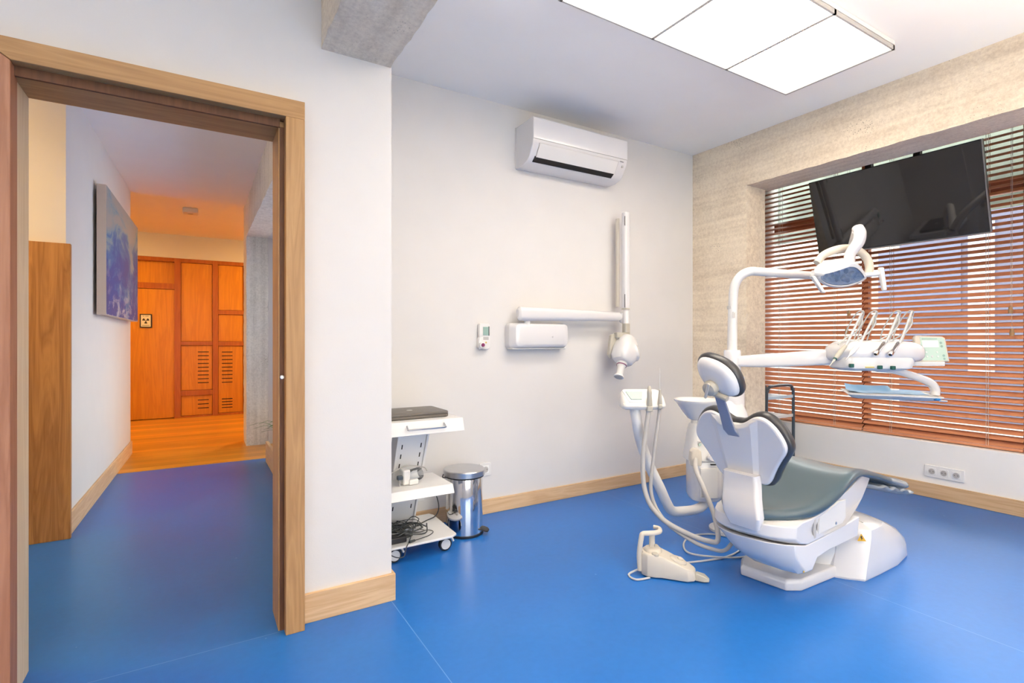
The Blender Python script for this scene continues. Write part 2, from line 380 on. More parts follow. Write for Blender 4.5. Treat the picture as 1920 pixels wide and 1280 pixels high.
# ================================================================== THE SETTING
ZC = 2.74
struct(solid('floor', 'floor', -3.2, 4.75, -3.3, 5.57, -.06, 0))
struct(solid('trim_1', 'plank', -3.2, 3.2, 5.57, 9.4, -.06, 0.001), 'orange wooden plank floor beyond the blue floor', 'floor')
# ceilings
struct(solid('ceiling', 'ceil', -3.2, 4.84, -3.2, 3.05, ZC, ZC+.1))
struct(solid('ceiling_hall', 'ceil', -3.2, .8, 2.42, 6.49, 2.645, 2.735), 'hall ceiling, white', 'ceiling')
struct(solid('ceiling_far', 'ceil', -3.2, 3.2, 6.49, 9.4, 2.69, 2.79), 'ceiling of the wood-panelled room', 'ceiling')
# back wall of the surgery
struct(solid('wall_back', 'wall', .745, 4.84, 3.04, 3.20, 0, ZC))
# partition with the door opening: pieces in one mesh
bm = bmesh.new()
box(bm, .36, .733, 2.25, 2.42, 0, 2.80)            # pier right of the door
box(bm, .293, .36, 2.27, 2.42, 0, 2.06)
box(bm, -.55, .36, 2.25, 2.42, 2.02, 2.80)          # above the door
box(bm, -3.2, -.55, 2.25, 2.42, 0, 2.80)            # left of the door
box(bm, .60, .745, 2.42, 3.20, 0, 2.80)             # return towards the back wall
struct(obj('wall_partition', bm, 'wall'))
struct(solid('wall_left', 'wall', -3.3, -3.2, -3.3, 9.4, 0, 2.8))
bm = bmesh.new(); box(bm, -3.2, 4.95, -3.3, -3.2, 2.45, 2.8); box(bm, -3.2, 4.95, -3.3, -3.2, 0, .5); box(bm, -3.2, -.6, -3.3, -3.2, .5, 2.45); box(bm, 2.6, 4.95, -3.3, -3.2, .5, 2.45)
struct(obj('wall_rear', bm, 'wall'))
def fill_window(n, x0, x1, y0, y1):
    bm = bmesh.new(); lx = x1-x0 > y1-y0
    for k in range(4):
        if lx: c = x0+(x1-x0-.05)*k/3; box(bm, c, c+.05, y0, y1, .5, 2.45)
        else: c = y0+(y1-y0-.05)*k/3; box(bm, x0, x1, c, c+.05, .5, 2.45)
    box(bm, x0, x1, y0, y1, .5, .55); box(bm, x0, x1, y0, y1, 2.4, 2.45)
    wf = obj('window_%d' % n, bm, 'wall'); struct(wf)
    if lx: obj('pane', BX(x0+.05, x1-.05, (y0+y1)/2-.003, (y0+y1)/2+.003, .55, 2.4), 'glass', wf)
    else: obj('pane', BX((x0+x1)/2-.003, (x0+x1)/2+.003, y0+.05, y1-.05, .55, 2.4), 'glass', wf)
fill_window(8, -.6, 2.6, -3.28, -3.23)  # added window, out of view, lets fill daylight into the room
# window side: concrete column and beam, low wall, bay
bm = bmesh.new()
box(bm, 3.656, 3.90, 2.528, 3.04, 0, ZC)           # column
box(bm, 3.656, 3.95, -3.2, 3.04, 2.354, ZC)        # beam
box(bm, 3.656, 3.95, -3.2, -2.6, 0, ZC)
def rough_edges(bm, cuts=120, amp=.0025):
    es = [e for e in bm.edges if e.calc_length() > 1.0]
    bmesh.ops.subdivide_edges(bm, edges=es, cuts=cuts, use_grid_fill=True)
    for v in bm.verts:
        if abs(v.co.z-2.354) < .002 and v.co.x < 3.7: v.co.z += random.uniform(-amp, amp); v.co.x += random.uniform(-.001, amp)
rough_edges(bm)
struct(obj('wall_window_frame', bm, 'conc', ang=25), 'board-marked concrete column and beam around the window', 'wall')
bm = bmesh.new()
box(bm, 4.583, 4.82, -3.2, 3.04, 0, .405)
struct(obj('wall_window', bm, 'ceil', bevel=.006))  # brighter ceiling paint makes up for daylight missing on this wall
struct(solid('wall_window_lintel', 'lintel', 5.35, 5.5, -3.2, 3.6, 2.2, 3.3), 'pale grey-green outer beam seen between the top slats', 'wall')
# second, low beam along the room
bm = BX(.434, .73, -3.2, 2.25, 2.356, ZC)
es = [e for e in bm.edges if e.calc_length() > 1.0]
bmesh.ops.subdivide_edges(bm, edges=es, cuts=110, use_grid_fill=True)
for v in bm.verts:
    if abs(v.co.z-2.356) < .002: v.co.z += random.uniform(-.003, .004); v.co.x += random.uniform(-.004, .004)
struct(obj('trim_2', bm, 'conc', ang=25), 'rough concrete ceiling beam ending on the white partition', 'beam')
# window frames and glass in the bay
ys = [3.0, 2.2, 1.2, .2, -.8, -1.8, -2.8]
for i in range(len(ys)-1):
    b1, b0 = ys[i], ys[i+1]
    bm = bmesh.new()
    box(bm, 4.775, 4.83, b0-.025, b0+.025, .405, 2.74); box(bm, 4.775, 4.83, b0, b1, 2.70, 2.74); box(bm, 4.775, 4.83, b0, b1, 2.17, 2.26); box(bm, 4.775, 4.83, b0, b1, .405, .46)
    wf = obj('window_%d' % (i+1), bm, 'slatframe'); struct(wf)
    obj('pane', BX(4.80, 4.806, b0+.025, b1-.025, .46, 2.17), 'glass', wf); obj('upper_pane', BX(4.80, 4.806, b0+.025, b1-.025, 2.26, 2.70), 'glass', wf)
# skirting boards
BBH = .095
struct(solid('baseboard_back', 'pine_x', .745, 3.656, 3.026, 3.04, 0, BBH, bevel=.003))
struct(solid('baseboard_window', 'pine_y', 4.569, 4.583, -3.2, 3.04, 0, .105, bevel=.003))
bm = bmesh.new(); box(bm, .361, .747, 2.234, 2.25, 0, .118); box(bm, .733, .747, 2.25, 2.45, 0, .118)
struct(obj('baseboard_partition', bm, 'pine_x', bevel=.002))
# hall
LW = Vector((-.573+.645, 6.493-3.947, 0)).normalized()
def hallT(): # local: x along wall, y = into the wall (left), z up
    nrm = V(-LW.y, LW.x, 0)
    m = Matrix((( LW.x, nrm.x, 0, -.660), (LW.y, nrm.y, 0, 3.93), (0, 0, 1, 0), (0, 0, 0, 1)))
    return m
HT = hallT()
struct(obj('wall_hall', BX(0, 2.56, 0, .15, 0, 2.69, T=HT), 'wall'), 'white hall wall with the painting', 'wall')
struct(obj('wall_hall_end', BX(-2.6, -.662, 3.93, 4.06, 0, 2.69), 'wall'), 'hall wall above the wooden board', 'wall')
struct(obj('baseboard_hall', BX(0, 2.56, -.016, 0, 0, .13, T=HT), 'pine_y', bevel=.003))
struct(solid('wall_wood_board', 'panel', -1.6, -.634, 3.895, 3.93, 0, 1.706, bevel=.002), 'knotty orange-brown pine board below the warm hall wall', 'wall')
# hall right: window strip, column, beam, ledge
bm = bmesh.new()
box(bm, .66, 1.45, 6.31, 6.42, 0, 2.69)             # end wall of the bay, facing the camera
box(bm, .66, 1.45, 3.20, 6.31, 2.275, 2.69)         # lowered bay ceiling
box(bm, 1.35, 1.45, 3.20, 6.31, 0, .25); box(bm, 1.35, 1.45, 3.20, 3.35, .25, 2.275); box(bm, 1.35, 1.45, 6.15, 6.31, .25, 2.275)
struct(obj('wall_hall_right', bm, 'wall'))
bm = bmesh.new(); box(bm, 1.37, 1.42, 3.35, 3.41, .25, 2.275); box(bm, 1.37, 1.42, 6.09, 6.15, .25, 2.275); box(bm, 1.37, 1.42, 4.52, 4.58, .25, 2.275); box(bm, 1.37, 1.42, 3.41, 6.09, 2.22, 2.275); box(bm, 1.37, 1.42, 3.41, 6.09, .25, .31)
wf = obj('window_7', bm, 'wall'); struct(wf); obj('pane', BX(1.39, 1.396, 3.41, 6.09, .31, 2.22), 'glass', wf)
bm = bmesh.new(); box(bm, .545, .57, 3.2, 5.42, 0, .19); box(bm, .57, 1.35, 5.395, 5.42, 0, .12); box(bm, .57, 1.35, 3.2, 5.395, 0, .10)
struct(obj('trim_3', bm, 'pine_y', bevel=.002), 'low pale wooden window ledge in the hall', 'ledge')
bm = bmesh.new(); box(bm, .445, .66, 6.31, 6.70, 0, 2.66); box(bm, .445, .66, 2.42, 6.31, 2.272, 2.66)
es = [e for e in bm.edges if e.calc_length() > .8]
bmesh.ops.subdivide_edges(bm, edges=es, cuts=40, use_grid_fill=True)
for v in bm.verts: v.co += V(random.uniform(-.003, .003), random.uniform(-.003, .003), 0)
struct(obj('wall_hall_column', bm, 'concg', ang=25), 'rough grey concrete column and beam in the hall', 'column')
# far wood wall
YF = 9.10
struct(solid('wall_far', 'orange_z', -3.2, 3.2, YF+.05, YF+.2, 0, 2.80))
struct(solid('wall_far_band', 'wall', -3.2, 3.2, YF-.02, YF+.05, 2.35, 2.80), 'cream band above the orange wood panelling', 'wall')
struct(solid('wall_far_right', 'wall', 3.2, 3.3, 6.7, 9.4, 0, 2.80))
struct(solid('wall_far_near', 'wall', .80, 3.3, 6.55, 6.7, 0, 2.80))
bm = bmesh.new()
box(bm, -.302, -.222, YF-.015, YF+.05, 0, 2.35); box(bm, .184, .258, YF-.015, YF+.05, 0, 2.35); box(bm, .60, .68, YF-.015, YF+.05, 0, 2.35)
box(bm, -1.3, -.302, YF-.012, YF+.05, 1.89, 1.975); box(bm, -1.3, .68, YF-.012, YF+.05, 2.295, 2.35)
box(bm, -.222, .184, YF-.012, YF+.05, 1.07, 1.126); box(bm, -.222, .184, YF-.012, YF+.05, .323, .399); box(bm, -.222, .184, YF-.012, YF+.05, 0, .024)
box(bm, .258, .60, YF-.012, YF+.05, 1.539, 1.604); box(bm, .258, .60, YF-.012, YF+.05, 1.06, 1.125); box(bm, .258, .60, YF-.012, YF+.05, 0, .034)
struct(obj('trim_4', bm, 'orange_d', bevel=.002), 'dark orange rails and posts of the wood panelling', 'panelling')
dr = struct(solid('door_1', 'orange_z', -1.05, -.302, YF+.0, YF+.045, .012, 1.885, bevel=.002))
def cupboard(name, x0, x1, parts, slots, label):
    t = thing(name, label, 'cupboard', ((x0+x1)/2, YF, 0), 'built-in cupboards at the end of the hall')
    for nm, z0, z1 in parts:
        p = obj(nm, BX(x0+.004, x1-.004, YF+.004, YF+.049, z0, z1), 'orange_z', t, bevel=.002)
        ss = [s for s in slots if z0 < s[2] < z1]
        for a, b, z in ss: obj('vent_slot', BX(a, b, YF+.001, YF+.006, z-.0055, z+.0055), 'slot', p)
cupboard('built_in_cupboard', -.222, .184, [('upper_door', 1.13, 2.29), ('middle_door', .403, 1.066), ('lower_door', .028, .32)],
         [(-.007, .135, .97-i*.0578) for i in range(9)]+[(-.007, .135, .248-i*.06) for i in range(3)],
         'orange wood cupboard with three panels, beside the closed orange door')
cupboard('built_in_cupboard', .258, .60, [('upper_door', 1.608, 2.29), ('middle_door', 1.129, 1.535), ('lower_door', .038, 1.056)],
         [(.307, .451, .964-i*.0578) for i in range(9)]+[(.307, .451, .247-i*.044) for i in range(4)],
         'orange wood cupboard with a tall slotted lower panel, next to the concrete column')
# sign
t = thing('radiation_sign', 'small framed radiation warning sign on the orange door', 'sign', (-.645, YF-.02, 1.42))
obj('sign_frame', BX(-.717, -.573, YF-.014, YF-.001, 1.325, 1.52), 'dark', t, bevel=.002)
obj('sign_face', BX(-.703, -.587, YF-.017, YF-.013, 1.339, 1.506), 'paper', t)
bm = bmesh.new()
for a0 in (30, 150, 270):
    pts = [(.008*math.cos(math.radians(a0+d)), .008*math.sin(math.radians(a0+d))) for d in (-28, 28)]
    pts += [(.042*math.cos(math.radians(a0+d)), .042*math.sin(math.radians(a0+d))) for d in (28, 14, 0, -14, -28)]
    prism(bm, pts, (-.645, YF-.0175, 1.425), (1, 0, 0), (0, 0, 1), (0, .002, 0))
cyl(bm, (-.645, YF-.0185, 1.425), (-.645, YF-.016, 1.425), .005)
obj('trefoil_symbol', bm, 'ink', t)
for a, b, z in ((-.682, -.662, 1.486), (-.652, -.612, 1.486), (-.69, -.60, 1.355)): obj('lettering', BX(a, b, YF-.0185, YF-.016, z, z+.005), 'ink', t)
# ceiling detector
t = thing('smoke_detector', 'small square white detector on the warm hall ceiling', 'detector', (-.08, 7.2, 2.69))
obj('housing', BX(-.16, 0, 7.12, 7.28, 2.635, 2.69), 'white2', t, bevel=.012)
obj('sensor_ring', lathe(bmesh.new(), (-.08, 7.2, 2.636), [(.03, 0), (.03, -.006), (.02, -.01)]), 'cream', t)
# warm ceiling lamps of the wood panelled room and of the hall's left end
def downlight(x, y, z, label, s=.16):
    t = thing('ceiling_lamp', label, 'ceiling lamp', (x, y, z), 'warm ceiling lamps')
    obj('lamp_rim', lathe(bmesh.new(), (x, y, z), [(s+.02, 0), (s+.02, -.03), (s+.01, -.035)]), 'white2', t)
    obj('lamp_diffuser', lathe(bmesh.new(), (x, y, z-.035), [(s, 0), (s, -.012), (s*.7, -.02)]), 'warmled', t)
downlight(1.4, 8.0, 2.69, 'round warm ceiling lamp in the wood-panelled room, right of the column')
downlight(-1.6, 7.9, 2.69, 'round warm ceiling lamp in the wood-panelled room, left of the hall wall')
downlight(-1.7, 3.1, 2.645, 'round warm ceiling lamp at the left end of the hall', .14)

# door frame of the surgery door
bm = bmesh.new(); box(bm, .291, .361, 2.185, 2.26, 0, 2.02)
fr = struct(obj('trim_5', bm, 'frame_z', bevel=.002), 'larch door surround, right upright', 'door frame')
bm = bmesh.new()
prism(bm, [(-.60, 2.09), (.361, 2.09), (.361, 2.02), (-.50, 2.02)], (0, 2.185, 0), (1, 0, 0), (0, 0, 1), (0, .075, 0))
struct(obj('trim_6', bm, 'frame_x', bevel=.002), 'larch door surround, head piece', 'door frame')
bm = bmesh.new(); prism(bm, [(-.57, 0), (-.50, 0), (-.50, 2.018), (-.57, 2.066)], (0, 2.185, 0), (1, 0, 0), (0, 0, 1), (0, .075, 0))
struct(obj('trim_7', bm, 'redwood', bevel=.002), 'reddish left upright of the door surround', 'door frame')
# jambs (deep, behind the groove)
bm = bmesh.new(); box(bm, .270, .291, 2.235, 2.415, 0, 1.99)
struct(obj('trim_8', bm, 'frame_z', bevel=.001), 'larch jamb, right side of the doorway', 'door frame')
bm = bmesh.new(); box(bm, -.53, -.505, 2.222, 2.415, 0, 1.99)
struct(obj('trim_9', bm, 'jamb', bevel=.001), 'pale jamb, left side of the doorway', 'door frame')
bm = bmesh.new(); box(bm, -.53, .291, 2.24, 2.415, 1.99, 2.015)
struct(obj('trim_10', bm, 'frame_x', bevel=.001), 'larch head lining of the doorway', 'door frame')
bm = bmesh.new(); box(bm, .262, .272, 2.30, 2.415, 0, 1.99)
# groove with the edge of the sliding door
dr = struct(solid('trim_11', 'groove', -.505, .275, 2.226, 2.238, 1.988, 2.022), 'sliding door track above the doorway, coloured dark for the shade of the groove', 'door track')  # added strip, its dark colour stands in for shade in the groove
dr = struct(solid('door_2', 'groove', .275, .2915, 2.228, 2.236, 0.005, 1.99), 'edge of the sliding door in its pocket', 'door')
obj('door_catch', lathe(bmesh.new(), (.283, 2.229, 1.003), [(.0085, 0), (.0085, -.004), (.006, -.006)], axis=(0, 1, 0)), 'brushed', dr)
bm.free()

# ================================================================== exterior
o = obj('neighbouring_building', BX(11.5, 15, -14, 4.7, -.25, 3.7), 'facade'); tag(o, 'pale lavender neighbouring building seen through the blinds', 'building')
for y in (3.3, 1.0, -1.3, -3.6, -5.9, -8.2): obj('pilaster', BX(11.46, 11.5, y, y+.35, .6, 3.2), 'facade2', o)
for y in (3.75, 1.5, -.8, -3.1, -5.4, -7.7): obj('far_window', BX(11.47, 11.5, y, y+1.3, 1.6, 2.9), 'darkwin', o)
o = obj('neighbouring_building', BX(16, 18, 5.2, 24, -.25, 6.5), 'facade3'); tag(o, 'added plain building left of the lavender one, dimming the sky behind the blinds', 'building')  # added block, covers bright sky so the slat gaps glare less
struct(obj('ground_terrace', BX(4.96, 40, -40, 30, -.35, -.25), 'terrace'), 'grey terrace outside the window', 'ground')
bm = bmesh.new(); box(bm, -40, 4.96, -40, -3.31, -.35, -.25); box(bm, -40, -3.31, -3.31, 30, -.35, -.25)
struct(obj('ground_outside', bm, 'ground'), 'unseen ground outside, kept pale to bounce daylight in', 'ground')  # raised and pale so that daylight bounces up to the ceiling

# ================================================================== CEILING LIGHT
def light_panel(x0, x1, y0, y1, label, n=3):
    t = thing('ceiling_light', label, 'ceiling light', ((x0+x1)/2, (y0+y1)/2, ZC))
    st = (x1-x0)/n
    bm = bmesh.new(); box(bm, x0, x1, y0, y1, 2.712, 2.738)
    obj('housing', bm, 'white2', t)
    bm = bmesh.new()
    for x in [x0+.004]+[x0+st*k for k in range(1, n)]+[x1-.004]: box(bm, x-.009, x+.009, y0, y1, 2.690, 2.714)
    for y in (y0+.005, y1-.005): box(bm, x0, x1, y-.005, y+.005, 2.690, 2.714)
    obj('frame', bm, 'hose', t)
    for k in range(n): obj('diffuser', BX(x0+st*k+.006, x0+st*(k+1)-.006, y0+.01, y1-.01, 2.702, 2.711), 'led', t)
light_panel(1.405, 3.165, 1.315, 1.915, 'large white rectangular light panel in three bright squares on the ceiling')
light_panel(-2.2, -.44, -1.5, -.9, 'added fill light panel on the ceiling behind the camera, left one')  # this panel and the next are added, unseen, for fill light
light_panel(1.4, 3.16, -1.5, -.9, 'added fill light panel on the ceiling behind the camera, right one')
def uplighter(x, y, watts, label):  # added lamps, out of view, that brighten the ceiling
    t = thing('fill_floor_lamp', label, 'fill lamp', (x, y, 0), 'added fill uplighters behind the camera')
    obj('lamp_base', lathe(bmesh.new(), (x, y, 0), [(.14, 0), (.14, .015), (.03, .025)]), 'white2', t)
    obj('lamp_pole', cyl(bmesh.new(), (x, y, .02), (x, y, .52), .014), 'white2', t)
    obj('lamp_shade', lathe(bmesh.new(), (x, y, .50), [(.03, 0), (.12, .05), (.17, .12), (.165, .12), (.115, .055), (.02, .01)]), 'white2', t)
    l = bpy.data.lights.new('fill_uplight_bulb', 'SPOT'); l.energy = watts; l.spot_size = math.radians(122); l.spot_blend = 1.; l.shadow_soft_size = .08; l.color = (1, .84, .62)
    o = bpy.data.objects.new('fill_uplight_bulb', l); COL.objects.link(o); o.parent = t; o.location = (0, 0, .62); o.rotation_euler = (PI, 0, 0)
uplighter(-.9, -.7, 210, 'added fill uplighter, unseen behind the camera, leftmost')
uplighter(1.5, -.55, 270, 'added fill uplighter, unseen behind the camera, middle one')
uplighter(3.0, -.75, 80, 'added fill uplighter, unseen right of the camera')

# ================================================================== AIR CONDITIONER
t = thing('air_conditioner', 'white wall-mounted air conditioner high on the back wall', 'air conditioner', (2.27, 3.04, 2.32))
x0, x1 = 1.862, 2.686; YB = 3.04
prof = [(0, 2.60), (.215, 2.606), (.222, 2.60), (.222, 2.47), (.212, 2.425), (.17, 2.355), (.145, 2.335), (.09, 2.318), (0, 2.318)]
obj('body', prism(bmesh.new(), [(-d, z) for d, z in prof], (x0, YB, 0), (0, 1, 0), (0, 0, 1), (x1-x0, 0, 0)), 'white', t, bevel=.005)
obj('back_plate', BX(x0-.004, x1+.004, YB-.012, YB-.001, 2.322, 2.60), 'white2', t)
obj('front_seam', BX(x0+.002, x1-.002, YB-.2236, YB-.214, 2.4615, 2.4635), 'hose', t)
# flap with a dark outlet below
fx0, fx1 = x0+.05, x1-.09
n = Vector((0, -.07, -.085)).normalized()
obj('flap', prism(bmesh.new(), [(-.2235, 2.437), (-.2185, 2.422), (-.1795, 2.357), (-.174, 2.362), (-.208, 2.43)], (fx0, YB, 0), (0, 1, 0), (0, 0, 1), (fx1-fx0, 0, 0)), 'white2', t, bevel=.001)
bm = bmesh.new(); box(bm, fx0-.012, fx1+.002, YB-.185, YB-.150, 2.333, 2.357)
obj('air_outlet', prism(bmesh.new(), [(-.179, 2.364), (-.1765, 2.355), (-.1475, 2.3335), (-.13, 2.345)], (fx0-.01, YB, 0), (0, 1, 0), (0, 0, 1), (fx1-fx0+.006, 0, 0)), 'slot', t); bm.free()
bm = bmesh.new()
for a, b in ((fx0-.0015, fx0+.0008), (fx1-.0008, fx1+.0015)): prism(bm, [(-.2245, 2.437), (-.2185, 2.420), (-.178, 2.356), (-.17, 2.365)], (a, YB, 0), (0, 1, 0), (0, 0, 1), (b-a, 0, 0))
box(bm, fx0, fx1, YB-.2235, YB-.2, 2.437, 2.4385)
obj('flap_gap', bm, 'hose', t)
obj('display_mark', BX(x1-.068, x1-.038, YB-.2235, YB-.2, 2.441, 2.445), 'hose', t); obj('status_light', BX(x1-.045, x1-.03, YB-.2105, YB-.18, 2.406, 2.42), 'hose', t)

# ================================================================== X-RAY UNIT
t = thing('dental_xray_unit', 'white wall-mounted dental x-ray unit with folded arms on the back wall', 'x-ray unit', (2.0, 3.04, 1.15))
# wall box
prof = rrect(.46, .165, .03)
bm = bmesh.new()
cx, cz = 2.012, 1.178
loft(bm, [[V(cx+u, 3.039, cz+v) for u, v in rrect(.47, .175, .03)], [V(cx+u, 2.985, cz+v) for u, v in rrect(.47, .175, .03)],
          [V(cx+.01+u, 2.945, cz+.004+v) for u, v in rrect(.43, .155, .035)], [V(cx+.015+u, 2.935, cz+.006+v) for u, v in rrect(.38, .13, .035)]])
obj('control_box', bm, 'white', t, bevel=.004)
obj('button', lathe(bmesh.new(), (2.10, 2.937, 1.17), [(.006, 0), (.006, -.003)], axis=(0, 1, 0), n=12), 'brushed', t)
bm = bmesh.new(); box(bm, 1.79, 2.235, 2.965, 3.035, 1.086, 1.094)
obj('lower_lip', bm, 'white2', t, bevel=.003)
# pivot and horizontal arm
obj('pivot', cyl(bmesh.new(), (1.90, 2.955, 1.24), (1.90, 2.955, 1.29), .022), 'white2', t)
bm = bmesh.new()
R = lambda y, u: [V(u, 2.94+a, 1.325+b) for a, b in rrect(.06, .085, .028)]
loft(bm, [[V(1.815+.0, 2.94+a*.6, 1.325+b*.7) for a, b in rrect(.06, .09, .028)]]+[[V(u, 2.94+a, 1.325+b) for a, b in rrect(.065, h, .03)] for u, h in ((1.83, .095), (1.90, .095), (2.25, .083), (2.70, .068))]+[[V(2.735, 2.94+a*.7, 1.325+b*.7) for a, b in rrect(.06, .07, .028)]])
obj('horizontal_arm', bm, 'white', t, bevel=.004)
obj('arm_end_knuckle', sell(bmesh.new(), (2.755, 2.93, 1.318), .038, .035, .045), 'white', t)
# vertical folded arm: two slim members
bm = bmesh.new(); loft(bm, [[V(2.724+a, 2.965+b, z) for a, b in rrect(.020, .03, .008)] for z in (1.40, 2.07)])
obj('rear_arm', bm, 'cream', t, bevel=.003)
bm = bmesh.new(); loft(bm, [[V(2.745+a, 2.90+b, z) for a, b in rrect(w, .05, .018)] for z, w in ((1.385, .05), (1.42, .058), (2.08, .056), (2.105, .05))])
obj('spring_arm', bm, 'white', t, bevel=.004)
for a, b in ((2.00, 2.07), (1.39, 1.49)): obj('arm_slit', BX(2.7115, 2.7155, 2.8735, 2.8765, a, b), 'dark', t)
obj('arm_cap', cyl(bmesh.new(), (2.745, 2.90, 1.376), (2.745, 2.90, 1.388), .032), 'beige', t)
bm = bmesh.new(); cyl(bm, (2.735, 2.885, 1.27), (2.745, 2.895, 1.38), .024, .018)
obj('lower_link', bm, 'white', t)
# yoke
yk = obj('yoke', prism(bmesh.new(), rrect(.05, .045, .012), (2.735, 2.885, 1.205), (1, 0, 0), (0, 1, 0), (0, 0, .068)), 'beige', t, bevel=.003)
bm = bmesh.new(); box(bm, 2.63, 2.76, 2.865, 2.905, 1.165, 1.205)
prism(bm, [(2.60, 1.185), (2.655, 1.20), (2.655, 1.165), (2.64, 1.12), (2.60, 1.01), (2.58, 1.04)], (0, 2.925, 0), (1, 0, 0), (0, 0, 1), (0, -.03, 0))
obj('fork', bm, 'beige', yk, bevel=.006)
# head
ax = (V(.80, 0, .60).normalized(), V(0, 1, 0), V(-.60, 0, .80).normalized())
hd = Vector((2.685, 2.845, 1.065))
bm = bmesh.new(); 
u, v, wv = ax[0], ax[1], ax[2]
dn = V(-.50, -.24, -.83).normalized()      # beam direction
sd = dn.cross(V(0, 1, 0)).normalized()
fw_ = sd.cross(dn).normalized()
rings = []
for h, a, b in ((-.125, .03, .03), (-.115, .055, .055), (-.07, .08, .075), (0, .09, .085), (.055, .088, .078), (.09, .07, .06), (.10, .045, .045)):
    rings.append([hd+dn*h+sd*a*math.copysign(abs(math.cos(q))**.75, math.cos(q))+fw_*b*math.copysign(abs(math.sin(q))**.75, math.sin(q)) for q in [2*PI*i/28 for i in range(28)]])
h1 = obj('tube_head', loft(bm, rings), 'white', t)
obj('side_cap', lathe(bmesh.new(), hd+V(.055, -.01, -.005), [(.075, 0), (.075, .025), (.06, .04), (.02, .045)], axis=(.85, -.35, .25)), 'white', h1)
bm = bmesh.new(); lathe(bm, hd+dn*.095, [(.040, 0), (.036, .02), (.034, .022)], axis=dn)
obj('collimator', bm, 'white2', h1)
obj('collimator_ring', lathe(bmesh.new(), hd+dn*.117, [(.037, 0), (.037, .006)], axis=dn), 'purple', h1)
obj('cone', lathe(bmesh.new(), hd+dn*.123, [(.034, 0), (.026, .012), (.024, .075), (.035, .085), (.035, .095), (.02, .096)], axis=dn), 'white2', h1)
obj('aperture', lathe(bmesh.new(), hd+dn*.2195, [(.027, 0), (.027, .002)], axis=dn), 'hose', h1)

# remote / exposure timer on wall
t = thing('exposure_remote', 'small white hand control with green display in its holder on the back wall', 'remote control', (1.60, 3.04, 1.17))
obj('holder', prism(bmesh.new(), rrect(.085, .085, .02), (1.603, 3.04, 1.13), (1, 0, 0), (0, 0, 1), (0, -.035, 0)), 'white2', t, bevel=.006)
rb = obj('handset', prism(bmesh.new(), rrect(.078, .165, .014), (1.605, 3.034, 1.175), (1, 0, 0), (0, 0, 1), (0, -.028, 0)), 'white2', t, bevel=.005)
obj('display', BX(1.592, 1.634, 3.003, 3.007, 1.18, 1.235), 'lcd', rb)
obj('display_frame', BX(1.632, 1.637, 3.002, 3.007, 1.178, 1.238), 'dark', rb)
obj('keypad', BX(1.594, 1.632, 3.0035, 3.007, 1.150, 1.170), 'hose', rb)
obj('yellow_key', lathe(bmesh.new(), (1.613, 3.006, 1.133), [(.006, 0), (.006, -.003)], axis=(0, 1, 0), n=14), 'yellowbtn', rb)
obj('button_guard', lathe(bmesh.new(), (1.583, 3.006, 1.115), [(.021, 0), (.021, -.014), (.017, -.016)], axis=(0, 1, 0), n=20), 'white2', rb)
obj('purple_key', lathe(bmesh.new(), (1.583, 2.990, 1.117), [(.012, 0), (.012, -.005)], axis=(0, 1, 0), n=14), 'purple', rb)

# ================================================================== WALL SOCKETS
def socket_wall(t, cx, cz, face, pl, ins):
    pass
def euro_socket(parent, o, a, nrm, r=.0195):
    """o centre on plate face, a = horizontal direction, nrm = outward"""
    o, a, nrm = map(Vector, (o, a, nrm))
    ins = obj('socket_insert', prism(bmesh.new(), rrect(.052, .052, .004), o, a, UP, nrm*.003), 'plate', parent, bevel=.001)
    bm = bmesh.new(); lathe(bm, o+nrm*.003, [(r+.0015, 0), (r+.0015, .0015), (r, .0018)], axis=nrm, n=24); obj('well_rim', bm, 'white', ins)
    bm = bmesh.new(); lathe(bm, o+nrm*.0046, [(r-.001, 0), (r-.001, .0006)], axis=nrm, n=24); obj('well', bm, 'hose', ins)
    bm = bmesh.new()
    for s in (-1, 1): cyl(bm, o+a*s*.0095+nrm*.004, o+a*s*.0095+nrm*.0058, .0028, n=10)
    obj('contact_holes', bm, 'ink', ins)
t = thing('power_socket', 'white triple socket plate on the low wall under the blinds', 'socket', (4.583, 1.592, .194))
obj('plate', prism(bmesh.new(), rrect(.232, .085, .005), (4.583, 1.592, .194), (0, -1, 0), (0, 0, 1), (-.010, 0, 0)), 'plate', t, bevel=.002)
for k in (-1, 0, 1): euro_socket(t, (4.573, 1.592-k*.0715, .194), (0, -1, 0), (-1, 0, 0))
for x, z, lb in ((1.622, .295, 'white socket plate on the back wall just right of the steel bin lid'), (1.15, .20, 'white socket plate low on the back wall behind the wheeled trolley')):
    t = thing('power_socket', lb, 'socket', (x, 3.04, z))
    obj('plate', prism(bmesh.new(), rrect(.085, .085, .005), (x, 3.04, z), (1, 0, 0), (0, 0, 1), (0, -.010, 0)), 'white2', t, bevel=.002)
    euro_socket(t, (x, 3.03, z), (1, 0, 0), (0, -1, 0))

# ================================================================== PAINTING
t = thing('painting', 'abstract blue and grey canvas on the white hall wall', 'painting', (0, 0, 0))
t.location = HT @ V(.75, -.02, 1.33); t.rotation_euler = (0, 0, math.atan2(LW.y, LW.x)); t['_o'] = (0, 0, 0)
bm = BX(0, 1.66, -.055, 0, 0, .93); obj('canvas_edge', bm, 'canvas', t, bevel=.002)
me = BX(.004, 1.656, -.0565, -.054, .004, .926); pp = obj('painted_front', me, 'paint', t)

